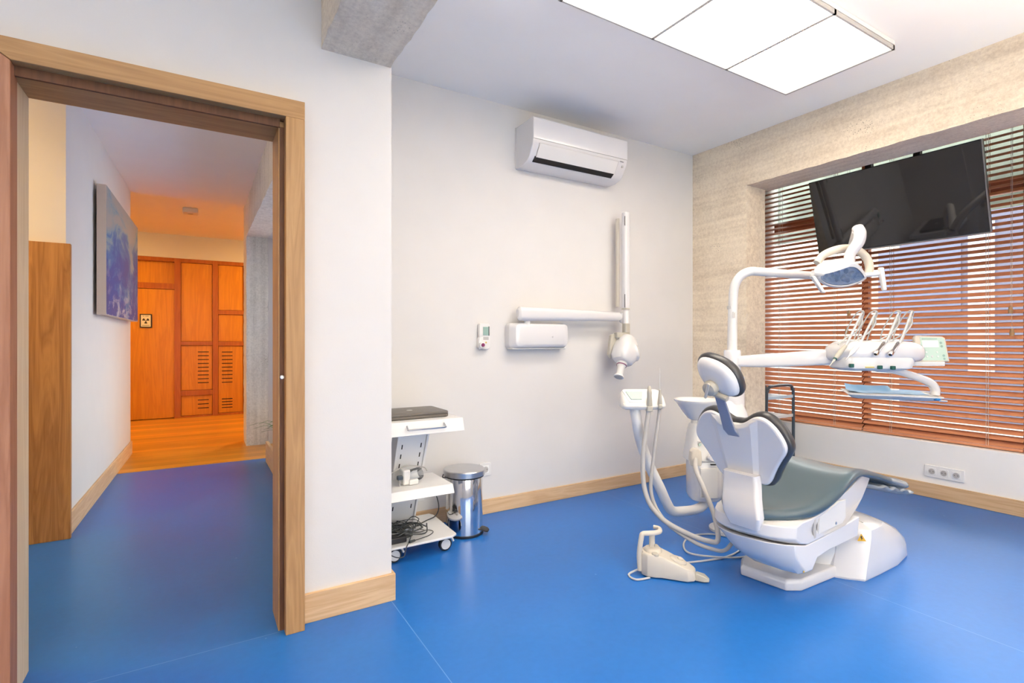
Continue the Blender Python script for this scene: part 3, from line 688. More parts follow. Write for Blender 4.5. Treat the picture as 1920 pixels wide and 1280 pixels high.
# ================================================================== PLANT IN THE HALL
t = thing('potted_plant', 'spiky green plant on the hall ledge, mostly hidden by the door frame', 'plant', (.66, 5.05, .10))
obj('pot', lathe(bmesh.new(), (.66, 5.05, .10), [(.05, 0), (.07, .2), (.06, .2)]), 'pot', t)
bm = bmesh.new()
for i in range(26):
    a = random.uniform(0, 2*PI); L = random.uniform(.16, .34); e = random.uniform(.3, 1.3)
    p0 = V(.66, 5.05, .31); d = V(math.cos(a)*math.cos(e), math.sin(a)*math.cos(e), math.sin(e))
    q = p0+d*L*.6; r_ = q+V(d.x, d.y, d.z*.2-.25)*L*.5
    s = d.cross(UP).normalized()*.010
    pts = smooth_path([p0, q, r_], 4); vs = [[bm.verts.new(p-s*(1-i_/len(pts))), bm.verts.new(p+s*(1-i_/len(pts))), bm.verts.new(p+V(0, 0, -.002))] for i_, p in enumerate(pts)]
    for A, B in zip(vs, vs[1:]): ring_faces(bm, A, B)
obj('leaves', bm, 'leaf', t)

# ================================================================== BLINDS
def blind(y0, y1, label, ladders, cords=(), xc=4.655):
    t = thing('venetian_blind', label, 'blind', (xc, (y0+y1)/2, 2.70), 'wooden venetian blinds')
    zt, zb, n = 2.66, .445, 53; tilt = math.radians(33); hw = .025
    bm = bmesh.new(); c, s = math.cos(tilt)*hw, math.sin(tilt)*hw
    for i in range(n):
        z = zt-(zt-zb)*i/(n-1)+random.uniform(-.0008, .0008); nx, nz = -math.sin(tilt)*.0014, math.cos(tilt)*.0014
        bow = .0016
        pr = [(-c-nx, -s-nz), (0-nx-bow*math.sin(tilt), bow-nz), (c-nx, s-nz), (c+nx, s+nz), (nx-bow*math.sin(tilt), bow+nz), (-c+nx, -s+nz)]
        loft(bm, [[V(xc+a, y, z+b) for a, b in pr] for y in (y0, y1)])
    obj('slats', bm, 'slat', t)
    obj('head_rail', BX(xc-.03, xc+.03, y0, y1, 2.69, 2.735), 'slat', t, bevel=.002)
    obj('bottom_rail', BX(xc-.026, xc+.026, y0, y1, .410, .428), 'slat', t, bevel=.003)
    for y in ladders:
        bm = bmesh.new()
        for dx, dy in ((-.024, -.006), (-.024, .006), (.024, 0)): cyl(bm, (xc+dx, y+dy, .42), (xc+dx, y+dy, 2.70), .0016, n=5)
        obj('ladder_cord', bm, 'cord', t)
    for y, z in cords:
        cc = obj('pull_cord', cyl(bmesh.new(), (xc-.045, y, z), (xc-.03, y, 2.70), .0013, n=6), 'cord', t)
        obj('tassel', lathe(bmesh.new(), (xc-.045, y, z-.045), [(.012, 0), (.013, .02), (.010, .042), (.004, .05)], n=14), 'tassel', cc)
blind(2.160, 3.03, 'wooden venetian blind left of the television, next to the concrete column', (2.86, 2.37), ((2.245, 1.39), (2.262, 1.245)))
blind(1.190, 2.150, 'wooden venetian blind behind the television', (1.95, 1.37), ((1.245, 1.37), (1.238, 1.22)))
blind(.20, 1.182, 'wooden venetian blind at the right edge of the photo, mostly cut off', (.95, .40), ((1.165, 1.35),))
blind(-.80, .175, 'wooden venetian blind beyond the right edge, near one', (-.1, -.6))
blind(-1.80, -.825, 'wooden venetian blind beyond the right edge, farther', (-1.1, -1.6))
blind(-2.80, -1.825, 'wooden venetian blind beyond the right edge, last', (-2.1, -2.6))

# ================================================================== TELEVISION
t = thing('television', 'black flat-screen television tilted down in front of the blinds', 'television', (4.17, 1.766, 2.1))
a_ = math.atan2(.15, .556); TT = Matrix.Translation((4.175, 1.766, 2.102)) @ Matrix.Rotation(-a_, 4, 'Y')
# local: x out of the window side (+x = back), y lateral, z up
w2, h2 = .527, .288
obj('casing', BX(.0, .035, -w2, w2, -h2, h2, T=TT), 'dark', t, bevel=.003)
obj('rear_housing', BX(.035, .06, -w2*.7, w2*.7, -h2*.7, h2*.4, T=TT), 'dark', t, bevel=.006)
obj('screen', BX(-.003, .001, -w2+.006, w2-.006, -h2+.016, h2-.006, T=TT), 'screen', t)
bm = bmesh.new()
box(bm, -.004, .012, -w2-.0015, -w2+.003, -h2, h2, T=TT); box(bm, -.004, .012, -w2, w2, -h2-.0015, -h2+.004, T=TT)
obj('edge_trim', bm, 'bezel', t)
obj('sensor', BX(-.005, .0, -.04, .02, -h2-.008, -h2+.003, T=TT), 'bezel', t, bevel=.001)
bm = bmesh.new()
for s in (-.15, .15):
    box(bm, 4.20, 4.24, 1.766+s-.02, 1.766+s+.02, 2.10, 2.74)
box(bm, 4.20, 4.26, 1.54, 2.0, 2.08, 2.14)
obj('ceiling_bracket', bm, 'dark', t)

# ================================================================== DENTAL CHAIR  (long axis +X, middle at y = 1.48)
CY = 1.485
t = thing('dental_chair', 'white dental chair with dark slate upholstery on the blue floor', 'dental chair', (2.7, CY, 0))
# floor plate
pl = [(2.27, 1.60), (2.30, 1.39), (2.36, 1.352), (2.98, 1.34), (2.98, 1.66), (2.36, 1.66)]
bm = bmesh.new()
loft(bm, [[V(x, y, z) if 0 else V(2.6+(x-2.6)*s, CY+(y-CY)*s, z) for x, y in pl] for z, s in ((0, .985), (.008, 1), (.038, 1), (.052, .96))])
obj('floor_plate', bm, 'white', t, bevel=.006, seg=3)
# motor housing
def hring(z, xl, xr, y0, y1):
    yc = (y0+y1)/2; L = xr-xl
    pts = [(xl, y0+.11), (xl+.03, y0+.06), (xl+.085, y0), (xl+.35*L, y0), (xl+.6*L, y0+.004), (xl+.82*L, y0+.03), (xr-.03, y0+.075), (xr, y0+.14),
           (xr, y1-.14), (xr-.03, y1-.075), (xl+.82*L, y1-.03), (xl+.6*L, y1-.004), (xl+.35*L, y1), (xl+.085, y1), (xl+.03, y1-.06), (xl, y1-.11)]
    return [V(x, y, z) for x, y in pts]
bm = bmesh.new()
loft(bm, [hring(0, 2.632, 3.335, 1.252, 1.73), hring(.01, 2.632, 3.345, 1.248, 1.735), hring(.07, 2.652, 3.33, 1.25, 1.73), hring(.14, 2.680, 3.235, 1.252, 1.728),
          hring(.19, 2.697, 3.13, 1.254, 1.726), hring(.228, 2.708, 3.03, 1.258, 1.722), hring(.250, 2.715, 2.97, 1.30, 1.68), hring(.266, 2.72, 2.93, 1.37, 1.61)])
hs = obj('motor_housing', bm, 'white', t, bevel=.008, seg=3, ang=28)
def warning(parent, c, a, nrm, s=.024):
    a, nrm = Vector(a).normalized(), Vector(nrm).normalized(); b = nrm.cross(a).normalized()
    if b.z < 0: b = -b
    w_ = obj('warning_label', prism(bmesh.new(), [(-s, -s*.7), (s, -s*.7), (0, s)], Vector(c), a, b, nrm*.0012), 'yellow', parent)
    obj('warning_bolt', prism(bmesh.new(), [(-.15*s, .5*s), (.2*s, .5*s), (.05*s, .1*s), (.3*s, .1*s), (-.1*s, -.5*s), (0, -.05*s), (-.25*s, -.05*s)], Vector(c)+nrm*.0012, a, b, nrm*.0006), 'ink', w_)
# lower swing arm
poly = [(2.06, .275), (2.085, .215), (2.16, .165), (2.235, .132), (2.29, .134), (2.35, .172), (2.45, .186), (2.66, .205), (2.86, .225), (2.90, .30), (2.86, .34), (2.67, .298), (2.57, .286), (2.40, .266), (2.20, .256), (2.11, .268)]
bm = bmesh.new()
rr = []
def endcurve(y, base=2.06):   # plan outline of the rear end
    P = [(1.272, .125), (1.30, .085), (1.36, .045), (1.48, .012), (1.56, .012), (1.62, .045), (1.66, .10), (1.69, .19), (1.70, .24)]
    for (a, b), (c, d) in zip(P, P[1:]):
        if y <= c: return b+(d-b)*max(0, (y-a))/(c-a)
    return P[-1][1]
poly = [(x, z) for x, z in poly if x < 2.72]; poly.insert(11, (2.70, .215)); poly.insert(12, (2.70, .300))
poly = [(2.06, .275), (2.085, .215), (2.14, .162), (2.20, .126), (2.285, .126), (2.35, .172), (2.45, .186), (2.70, .210), (2.72, .302), (2.67, .298), (2.57, .286), (2.40, .266), (2.20, .256), (2.11, .268)]
for y in (1.276, 1.30, 1.36, 1.42, 1.48, 1.54, 1.59, 1.63, 1.665, 1.69):
    e = endcurve(y)
    rr.append([V(x+(e*max(0, (2.36-x)/.30)), y, z+max(0, (y-1.50))*.42*(1 if z < .24 and x < 2.34 else 0)+(.012 if y in (1.276, 1.69) and z < .2 else 0)) for x, z in poly])
loft(bm, rr)
arm = obj('swing_arm', bm, 'white', t, bevel=.010, seg=3, ang=30)
warning(arm, (2.262, 1.2795, .153), (1, 0, 0), (0, -1, 0), .017)
warning(hs, (2.738, 1.277, .195), (.78, -.62, 0), (-.62, -.76, .16), .02)
# bellows below the arm
obj('arm_boot', lathe(bmesh.new(), (2.72, 1.47, .045), [(.13, 0), (.13, .06), (.12, .10), (.12, .16)], sy=.9), 'white2', t)
# upper shell under the seat
poly = [(2.055, .30), (2.075, .285), (2.11, .272), (2.20, .260), (2.40, .270), (2.57, .290), (2.67, .302), (2.79, .318), (2.90, .345), (2.985, .40), (3.02, .445), (2.90, .462), (2.75, .45), (2.62, .44), (2.50, .415), (2.38, .378), (2.25, .366), (2.12, .362), (2.06, .350)]
bm = bmesh.new()
loft(bm, [[V(x+endcurve(y)*max(0, min(1, (2.36-x)/.28)), y, z) for x, z in poly] for y in (1.272, 1.30, 1.36, 1.42, 1.48, 1.54, 1.59, 1.63, 1.665, 1.695)])
for v in bm.verts:   # narrow towards the legrest
    if v.co.x > 2.6: v.co.y = CY+(v.co.y-CY)*(1-.42*min(1, (v.co.x-2.6)/.35))
sh = obj('seat_shell', bm, 'white', t, bevel=.008, seg=3, ang=30)
obj('side_cover', prism(bmesh.new(), [(2.36, .285), (2.56, .300), (2.59, .32), (2.59, .405), (2.53, .405), (2.42, .372), (2.37, .362)], (0, 1.2745, 0), (1, 0, 0), (0, 0, 1), (0, .01, 0)), 'white2', sh, bevel=.002)
obj('side_groove', prism(bmesh.new(), [(2.318, .275), (2.335, .277), (2.335, .360), (2.318, .358)], (0, 1.2715, 0), (1, 0, 0), (0, 0, 1), (0, .006, 0)), 'hose', sh, bevel=.001)
obj('groove_screw', lathe(bmesh.new(), (2.50, 1.274, .312), [(.006, 0), (.006, -.003)], axis=(0, 1, 0), n=12), 'brushed', sh)
# seat cushion
prof = [(2.075, .392, .03), (2.085, .400, .06), (2.12, .402, .105), (2.17, .402, .152), (2.23, .406, .192), (2.30, .416, .222), (2.36, .430, .236), (2.44, .455, .241), (2.52, .482, .238), (2.60, .508, .228), (2.68, .521, .214), (2.76, .520, .20),
        (2.86, .503, .185), (2.98, .472, .170), (3.10, .438, .158), (3.22, .405, .148), (3.34, .372, .14), (3.44, .345, .128), (3.485, .332, .105), (3.50, .322, .07)]
def cush(prof, grow=0, th0=.055, dish=.012):
    dish0 = dish
    rings = []
    for i, (x, z, hw) in enumerate(prof):
        th = th0*(1. if x < 2.7 else .72); e = .35 if i in (0, len(prof)-1) else 1
        hw += grow; n = []
        # top from +y to -y, then round edge, bottom
        dish = dish0*min(1, hw/.2)
        for k in range(13):
            q = 1-2*k/12; n.append((q*(hw-.028), -dish*(1-q*q)*e))
        n += [(-(hw-.011), -.004), (-(hw-.002), -.014), (-hw, -.026), (-(hw-.004), -th*.75), (-(hw-.02), -th), (0, -th), (hw-.02, -th), (hw-.004, -th*.75), (hw, -.026), (hw-.002, -.014), (hw-.011, -.004)]
        rings.append([V(x, CY+a, z+(b if e == 1 else -.02+b*.4)+grow*(1 if b > -.03 else -1)) for a, b in n])
    return rings
seat = obj('seat_cushion', loft(bmesh.new(), cush(prof)), 'leather', t, sub=1, ang=60)
fp = [p for p in prof if p[0] > 3.05]; fp = [(3.13, .4295, .1555)]+[p for p in prof if p[0] > 3.2]
fp[-1] = (3.512, .322, .07)
obj('foot_cover', loft(bmesh.new(), cush(fp, .004)), 'film', t, sub=1, ang=60)
# crumpled hem of the foot cover below the legrest
bm = bmesh.new(); R0 = []
for i in range(15):
    x = 3.06+i*.03; z = .372-(x-3.06)*.24-.012*math.sin(i*1.7)
    R0.append([V(x, CY-.15+.01*math.sin(i*2.3), z), V(x, CY-.02, z-.018), V(x, CY+.12, z-.004), V(x, CY+.12, z+.02), V(x, CY-.02, z+.012), V(x, CY-.15, z+.022)])
loft(bm, R0)
obj('cover_hem', bm, 'film', t, sub=1, ang=80)
# piping line between seat top and side
def edge_path(side):
    return [(x, CY+side*(hw-.024), z+.0005) for x, z, hw in prof[3:-3]]
# backrest: local frame u = -y (towards the camera side), v up the back, n towards the sitter
LN = math.radians(15)
BO = V(2.08, 1.47, .62); BU = V(0, 1, 0); BV = V(-math.sin(LN), 0, math.cos(LN)); BN = V(math.cos(LN), 0, math.sin(LN))
half = [(0, .163), (.028, .164), (.055, .176), (.088, .197), (.122, .206), (.155, .197), (.185, .172), (.208, .138), (.222, .104), (.224, .078), (.214, .052), (.195, .025), (.172, -.01), (.152, -.045), (.135, -.078), (.118, -.10), (.098, -.108), (.075, -.106), (0, -.106)]
outl = half+[(-u, v) for u, v in reversed(half[1:-1])]
def cspline(P, k=3):
    out = []; n = len(P)
    for i in range(n):
        a, b, c, d = (P[(i+j-1) % n] for j in range(4))
        for s_ in range(k):
            t_ = s_/k
            out.append(tuple(.5*((2*b[m])+(c[m]-a[m])*t_+(2*a[m]-5*b[m]+4*c[m]-d[m])*t_*t_+(3*b[m]-a[m]-3*c[m]+d[m])*t_**3) for m in (0, 1)))
    return out
outl = cspline(outl)
def bp(u, v, n): return BO+BU*u+BV*v+BN*n
def ocurve(g): # grow outline by g
    cx, cy = 0, .04; out = []
    n = len(outl)
    for i, (u, v) in enumerate(outl):
        a, b = outl[i-1], outl[(i+1) % n]; tx, ty = b[0]-a[0], b[1]-a[1]; L = math.hypot(tx, ty)
        out.append((u-ty/L*g, v+tx/L*g))
    return out
# simpler robust build: a raised plate on a flat shell
sh0 = bmesh.new()
loft(sh0, [[bp(u, v, 0.0) for u, v in ocurve(-.006)], [bp(u, v, .006) for u, v in ocurve(0)], [bp(u, v, .024) for u, v in ocurve(.0)]])
bs = obj('backrest_shell', sh0, 'white', t, bevel=.004, ang=30)
mid = [(.125, .199), (.088, .194), (.06, .178), (.03, .165), (0, .162), (-.03, .165), (-.06, .178), (-.088, .194), (-.125, .199), (-.118, .16), (-.082, -.106), (.082, -.106), (.118, .16)]
m2 = [(.085, .175), (.078, .165), (.055, .155), (.03, .150), (0, .148), (-.03, .150), (-.055, .155), (-.078, .165), (-.085, .175), (-.084, .14), (-.058, -.104), (.058, -.104), (.084, .14)]
bm = bmesh.new(); loft(bm, [[bp(u, v, .002) for u, v in mid], [bp(u, v, -.011) for u, v in m2]])
obj('shell_ridge', bm, 'white', bs, bevel=.003, ang=20)
bm = bmesh.new()
loft(bm, [[bp(u, v, n) for u, v in ocurve(g)] for n, g in ((.018, .0), (.022, .009), (.034, .014), (.055, .012), (.070, .002), (.078, -.02), (.080, -.06))])
obj('backrest_cushion', bm, 'leather_d', t, ang=50)
# support arm from body to backrest
bm = bmesh.new()
path = [(2.13, .352, 1.470, .11), (2.085, .342, 1.440, .125), (2.055, .350, 1.425, .150), (2.042, .39, 1.427, .180), (2.05, .43, 1.438, .182), (2.062, .47, 1.447, .176), (2.078, .52, 1.457, .170), (2.075, .56, 1.459, .165)]
rings = []
for i, (x, z, yc, w_) in enumerate(path):
    a = path[max(0, i-1)]; b = path[min(len(path)-1, i+1)]
    d = V(b[0]-a[0], 0, b[1]-a[1]).normalized(); nn = V(-d.z, 0, d.x)
    rings.append([V(x, yc, z)+V(0, 1, 0)*p+nn*(q+(-.006*(1-(2*p/w_)**2))) for p, q in rrect(w_, .055, .018)])
loft(bm, rings)
obj('backrest_support', bm, 'white', t, bevel=.003, ang=40)
# headrest
LH = math.radians(24); yw = math.radians(-6)
HO = V(1.95, 1.487, .988)
HV = V(-math.sin(LH), 0, math.cos(LH)); HU = V(0, 1, 0)
HU = (HU+HV*.34).normalized(); HN = HU.cross(HV).normalized()
if HN.x < 0: HN = -HN
def hr(a, b, n, e=2.4, m=36):
    f = lambda x: math.copysign(abs(x)**(2/e), x)
    return [HO+HU*a*f(math.cos(q))+HV*b*f(math.sin(q))+HN*n for q in [2*PI*i/m for i in range(m)]]
obj('headrest_shell', loft(bmesh.new(), [hr(.052, .045, -.028), hr(.075, .064, -.024), hr(.090, .078, -.012), hr(.096, .084, .006), hr(.096, .084, .02)]), 'white', t, ang=50)
hp = obj('headrest_cushion', loft(bmesh.new(), [hr(.094, .082, .004), hr(.102, .090, .010), hr(.105, .093, .025), hr(.102, .090, .042), hr(.090, .078, .056), hr(.06, .05, .062)]), 'leather_d', t, ang=60)
obj('headrest_slot', prism(bmesh.new(), rrect(.022, .075, .01), HO+HN*-.0268+HV*.012, HU, HV, HN*.004), 'slot', t)
kb = HO-HN*.028-HV*.045+HU*.022
obj('headrest_knob', lathe(bmesh.new(), kb, [(.034, 0), (.036, -.010), (.030, -.028), (.012, -.034)], axis=HN), 'beige', t, ang=25)
obj('knob_lever', prism(bmesh.new(), rrect(.012, .085, .005), kb-HN*.034, (HU+HV*.5).normalized(), (HV-HU*.5).normalized(), -HN*.008), 'cream', t, bevel=.002)
bm = bmesh.new(); b0 = HO-HN*.03-HV*.075
tube(bm, [b0+HU*.03, b0-HU*.045], .013, n=12, smooth=0)
obj('hinge_barrel', bm, 'beige', t)
# bar down to the backrest
bm = bmesh.new(); p0 = HO-HN*.024-HV*.07; p1 = bp(.012, .140, -.020); p2 = bp(.0, .10, -.002)
rings = [[p+V(0, 1, 0)*a+(V(1, 0, .3).normalized())*b for a, b in rrect(w_, .010, .004)] for p, w_ in ((p0, .045), (p1, .062), (p2, .062))]
loft(bm, rings)
obj('headrest_bar', bm, 'barmetal', t, bevel=.001)

# ================================================================== frame of the dental unit: turned 31 degrees to the room
def at(u, d, z): return RGT*u+FWD*d+UP*z
def ubox(bm, u0, u1, d0, d1, z0, z1):
    vs = [bm.verts.new(at(u, d, z)) for z in (z0, z1) for d in (d0, d1) for u in (u0, u1)]
    for f in ((0, 2, 3, 1), (4, 5, 7, 6), (0, 1, 5, 4), (2, 6, 7, 3), (0, 4, 6, 2), (1, 3, 7, 5)): bm.faces.new([vs[i] for i in f])
    return bm
# ---- cuspidor unit
t = thing('cuspidor_unit', 'white spittoon unit with round bowl behind the backrest of the dental chair', 'spittoon unit', tuple(at(1.15, 3.15, .18)))
bm = bmesh.new()
lathe(bm, at(1.105, 3.10, .672), [(.03, 0), (.055, .012), (.085, .05), (.118, .10), (.134, .118), (.134, .124), (.124, .124), (.10, .10), (.06, .065), (.01, .055)], n=44)
obj('bowl', bm, 'white', t, ang=50)
obj('bowl_neck', cyl(bmesh.new(), at(1.11, 3.10, .60), at(1.105, 3.10, .685), .05, .035, 28), 'white2', t)
def urings(lv, d0=3.0):
    return [[at((a+b)/2+p, d0_+dep/2+q, z) for p, q in rrect(b-a, dep, min(.05, (b-a)*.3))] for a, b, d0_, dep, z in lv]
bm = bmesh.new()
loft(bm, urings([(1.065, 1.165, 3.03, .12, .655), (1.055, 1.18, 3.02, .14, .62), (1.042, 1.20, 3.01, .16, .54), (1.028, 1.212, 3.0, .17, .46), (1.026, 1.214, 3.0, .17, .445)]))
up_ = obj('upper_body', bm, 'white2', t, bevel=.006, ang=40)
bm = bmesh.new()
loft(bm, urings([(1.046, 1.222, 3.012, .15, .445), (1.046, 1.228, 3.0, .17, .40), (1.048, 1.232, 3.0, .17, .235), (1.058, 1.222, 3.012, .15, .21)]))
lo_ = obj('lower_body', bm, 'white', t, bevel=.006, ang=40)
bm = bmesh.new(); ubox(bm, 1.085, 1.185, 2.993, 3.005, .235, .41)
obj('service_door', bm, 'white2', lo_, bevel=.004)
bm = bmesh.new(); ubox(bm, 1.09, 1.12, 2.990, 3.0, .245, .295)
obj('door_recess', bm, 'hose', lo_, bevel=.004)
bm = bmesh.new(); ubox(bm, 1.075, 1.115, 2.995, 3.01, .56, .564)
obj('brand_mark', bm, 'hose', up_); 
obj('button', lathe(bmesh.new(), at(1.085, 3.006, .545), [(.008, 0), (.008, -.006)], axis=FWD, n=12), 'lcdpanel', up_)
bm = bmesh.new(); lathe(bm, at(1.165, 3.0, .478), [(.001, -.0), (.04, .012), (.045, .022), (.038, .03)], axis=-FWD, n=24, sy=.6)
obj('cup_rest', bm, 'white', up_)
# hose plug block
bm = bmesh.new(); loft(bm, [[at(1.048+p, 2.975+q, z) for p, q in rrect(w_, .05, .012)] for w_, z in ((.062, .435), (.066, .47), (.058, .515), (.03, .53))])
obj('hose_socket', bm, 'cream', up_, bevel=.003)
for a, b, z in ((1.03, 1.06, .4395), (1.14, 1.17, .432)): obj('panel_gap', ubox(bmesh.new(), a, b, 2.978, 2.99, z, z+.005), 'slot', lo_)
# column behind, carrying the lamp and instrument arms
bm = bmesh.new()
loft(bm, urings([(1.20, 1.40, 3.05, .20, .20), (1.19, 1.41, 3.04, .22, .25), (1.19, 1.40, 3.04, .22, .70), (1.20, 1.38, 3.05, .20, .76), (1.24, 1.375, 3.06, .14, .79)]))
obj('rear_column', bm, 'white', t, bevel=.006, ang=40)
obj('column_collar', lathe(bmesh.new(), at(1.322, 3.12, .76), [(.068, 0), (.068, .165), (.062, .172), (.03, .175)], n=32), 'white', t)
obj('column_foot', lathe(bmesh.new(), at(1.31, 3.15, 0), [(.11, 0), (.11, .012), (.06, .03), (.05, .21)], n=32), 'white2', t)
# assistant arm: bent tube
bm = bmesh.new()
tube(bm, [at(.66, 2.80, .79), at(.672, 2.80, .71), at(.70, 2.83, .60), at(.755, 2.86, .46), at(.82, 2.88, .33), at(.865, 2.91, .24), at(.905, 2.94, .185), at(.97, 2.98, .168), at(1.06, 3.02, .165), at(1.12, 3.05, .18), at(1.145, 3.06, .23)], .0275, n=20, smooth=8)
obj('support_tube', bm, 'white2', t)
# ---- assistant panel
pn = thing('assistant_panel', 'small white panel with green display on top of the bent tube, left of the chair', 'control panel', tuple(at(.70, 2.82, .77)))
bm = bmesh.new(); pr = [(-.055, .797), (-.045, .780), (.05, .782), (.065, .80), (.065, .86), (.048, .880), (.03, .882), (-.045, .812)]
loft(bm, [[at(u, 2.80+a*s, .82+(z-.82)*s+(o_)) for a, z in pr] for u, s, o_ in ((.583, .45, -.012), (.592, .8, -.004), (.608, 1, 0), (.78, 1, 0), (.805, .85, -.002), (.822, .45, -.012))])
obj('panel_body', bm, 'white2', pn, bevel=.004, ang=35)
sl = at(0, .075, .070).normalized(); nr = RGT.cross(sl).normalized()
if nr.z < 0: nr = -nr
dc = at(.665, 2.7925, .8475)
ds = obj('display', prism(bmesh.new(), [(-.030, -.026), (.027, -.026), (.040, .030), (-.052, .030)], dc+nr*.003, RGT, sl, nr*.003), 'lcd', pn, bevel=.0005)
obj('display_bezel', prism(bmesh.new(), [(-.042, -.042), (.042, -.042), (.055, .040), (-.068, .040)], dc-nr*.003, RGT, sl, nr*.005), 'white', pn, bevel=.002)
obj('red_key', lathe(bmesh.new(), at(.60, 2.765, .808), [(.010, 0), (.010, -.004)], axis=(FWD-UP*.6), n=16, sy=.6), 'cream', pn)
bm = bmesh.new(); ubox(bm, .712, .742, 2.735, 2.775, .772, .80); obj('instrument_holder', bm, 'beige', pn, bevel=.004)
bm = bmesh.new(); ubox(bm, .772, .792, 2.735, 2.775, .785, .81); obj('instrument_holder', bm, 'beige', pn, bevel=.004)
# ---- two suction hoses
HG = 'hoses hanging from the assistant panel'
h1 = thing('suction_hose', 'thicker grey suction hose with stubby tip, left of the pair on the assistant panel', 'suction hose', tuple(at(.722, 2.755, .77)))
bm = bmesh.new()
A = [at(.726, 2.755, .80), at(.722, 2.755, .76), V(2.000, 1.985, .52), V(1.995, 1.955, .34), V(2.035, 1.885, .235), V(2.12, 1.79, .17), V(2.195, 1.725, .14), V(2.232, 1.70, .15), V(2.262, 1.745, .25), V(2.285, 1.825, .36), V(2.33, 1.915, .44), at(1.048, 2.968, .475)]
tube(bm, A, .0125, n=12, smooth=10); obj('hose', bm, 'hose', h1)
obj('suction_tip', lathe(bmesh.new(), at(.727, 2.752, .785), [(.014, 0), (.016, .02), (.012, .07), (.013, .085), (.009, .115), (.004, .122)], n=18), 'beige', h1)
h2 = thing('suction_hose', 'thinner grey hose with long needle tip, right of the pair on the assistant panel', 'suction hose', tuple(at(.782, 2.755, .77)))
bm = bmesh.new()
A = [at(.783, 2.755, .80), at(.78, 2.755, .76), V(2.045, 1.955, .52), V(2.022, 1.945, .345), V(2.06, 1.885, .215), V(2.135, 1.775, .135), V(2.20, 1.705, .105), V(2.25, 1.675, .10), V(2.30, 1.66, .14), V(2.36, 1.64, .20)]
tube(bm, A, .0095, n=12, smooth=10); obj('hose', bm, 'hose', h2)
tp = obj('needle_holder', lathe(bmesh.new(), at(.783, 2.752, .79), [(.011, 0), (.0125, .02), (.009, .06), (.006, .095)], n=16), 'beige', h2)
obj('needle', cyl(bmesh.new(), at(.783, 2.752, .88), at(.783, 2.752, 1.0), .0016, .001, 8), 'brushed', tp)

# ---- operating light on its pole
t = thing('operating_light', 'white dental operating lamp on a curved pole in front of the television', 'dental lamp', tuple(at(1.322, 3.12, .93)))
bm = bmesh.new()
tube(bm, [at(1.322, 3.12, .92), at(1.322, 3.12, 1.20), at(1.324, 3.11, 1.42), at(1.335, 3.10, 1.49), at(1.365, 3.09, 1.535), at(1.415, 3.09, 1.556), at(1.48, 3.10, 1.556), at(1.78, 3.17, 1.545), at(2.10, 3.25, 1.545)], [.029, .028, .026, .026, .026, .026, .026, .026, .025, .024, .024], n=20, smooth=8)
obj('curved_pole', bm, 'white2', t)
pl_ = obj('pole_label', lathe(bmesh.new(), at(1.3215, 3.12, 1.335), [(.0295, 0), (.0295, .018)], n=24), 'hose', t)
obj('pole_sticker', prism(bmesh.new(), rrect(.016, .035, .002), at(1.318, 3.0915, 1.30), RGT, UP, -FWD*.0015), 'hose', t)
obj('arm_knuckle', lathe(bmesh.new(), at(2.11, 3.255, 1.50), [(.03, 0), (.034, .01), (.034, .075), (.03, .085)]), 'white', t)
bm = bmesh.new(); tube(bm, [at(2.11, 3.25, 1.585), at(2.05, 3.14, 1.68), at(1.945, 2.93, 1.765)], .026, n=16, smooth=6); obj('rising_arm', bm, 'white', t)
bm = bmesh.new(); tube(bm, [at(1.930, 2.90, 1.775), at(1.927, 2.88, 1.74), at(1.920, 2.88, 1.695), at(1.898, 2.89, 1.655), at(1.883, 2.90, 1.62), at(1.882, 2.90, 1.572)], [.027, .031, .031, .029, .027, .026], n=20, smooth=6)
da = obj('drop_arm', bm, 'white', t)
obj('arm_head_cap', sell(bmesh.new(), at(1.930, 2.90, 1.768), .030, .030, .024, 2), 'white', da)
bm = bmesh.new(); tube(bm, [at(1.73, 2.95, 1.585), at(1.77, 2.96, 1.63), at(1.84, 2.96, 1.662), at(1.91, 2.96, 1.672), at(1.965, 2.95, 1.655), at(1.998, 2.93, 1.61), at(2.0, 2.91, 1.555), at(1.985, 2.90, 1.515)], .019, n=14, smooth=6, flat=1.15)
obj('yoke', bm, 'cream', t)
# head: almond rings along the beam direction
LC = at(1.826, 2.90, 1.515); bd = (-FWD*.80-UP*.60).normalized(); bu = RGT; bv = bu.cross(bd).normalized()
if bv.z < 0: bv = -bv
bu = (RGT+UP*-.03).normalized()
def almond(w_, h_, n, wave=0., off=0.):
    out = []
    for i in range(44):
        q = 2*PI*i/44; c, s = math.cos(q), math.sin(q)
        y = h_*math.copysign(abs(s)**1.25, s)
        if s > 0: y += h_*wave*(math.sin(c*3.4+.5))*abs(s)
        out.append(LC+bu*w_*c+bv*(y+off)+bd*n)
    return out
bm = bmesh.new()
loft(bm, [almond(.04, .02, -.085, 0, .012), almond(.075, .04, -.08, 0, .012), almond(.115, .058, -.055, .1, .008), almond(.136, .07, -.02, .2, .002), almond(.140, .073, .01, .25), almond(.136, .069, .03, .28), almond(.122, .056, .036, .28), almond(.119, .052, .026, .28), almond(.10, .04, .0, .2)])
hd = obj('lamp_head', bm, 'white', t, ang=55)
bm = bmesh.new()
for i in range(6):
    for j in range(3):
        u_ = -.088+i*.035; v_ = -.028+j*.026
        if abs(v_) > .05*(1-(abs(u_)/.12)**2)+.008: continue
        c = LC+bu*u_+bv*v_+bd*.004
        lathe(bm, c, [(.0165, .012), (.012, .004), (.004, 0)], axis=bd+bu*random.uniform(-.9, .9)+bv*random.uniform(-.6, 1.0), n=7)
obj('reflector_facets', bm, 'reflector', hd, ang=5)
obj('lamp_glass', loft(bmesh.new(), [almond(.118, .051, .0275, .28), almond(.119, .052, .031, .28)]), 'clear', hd)
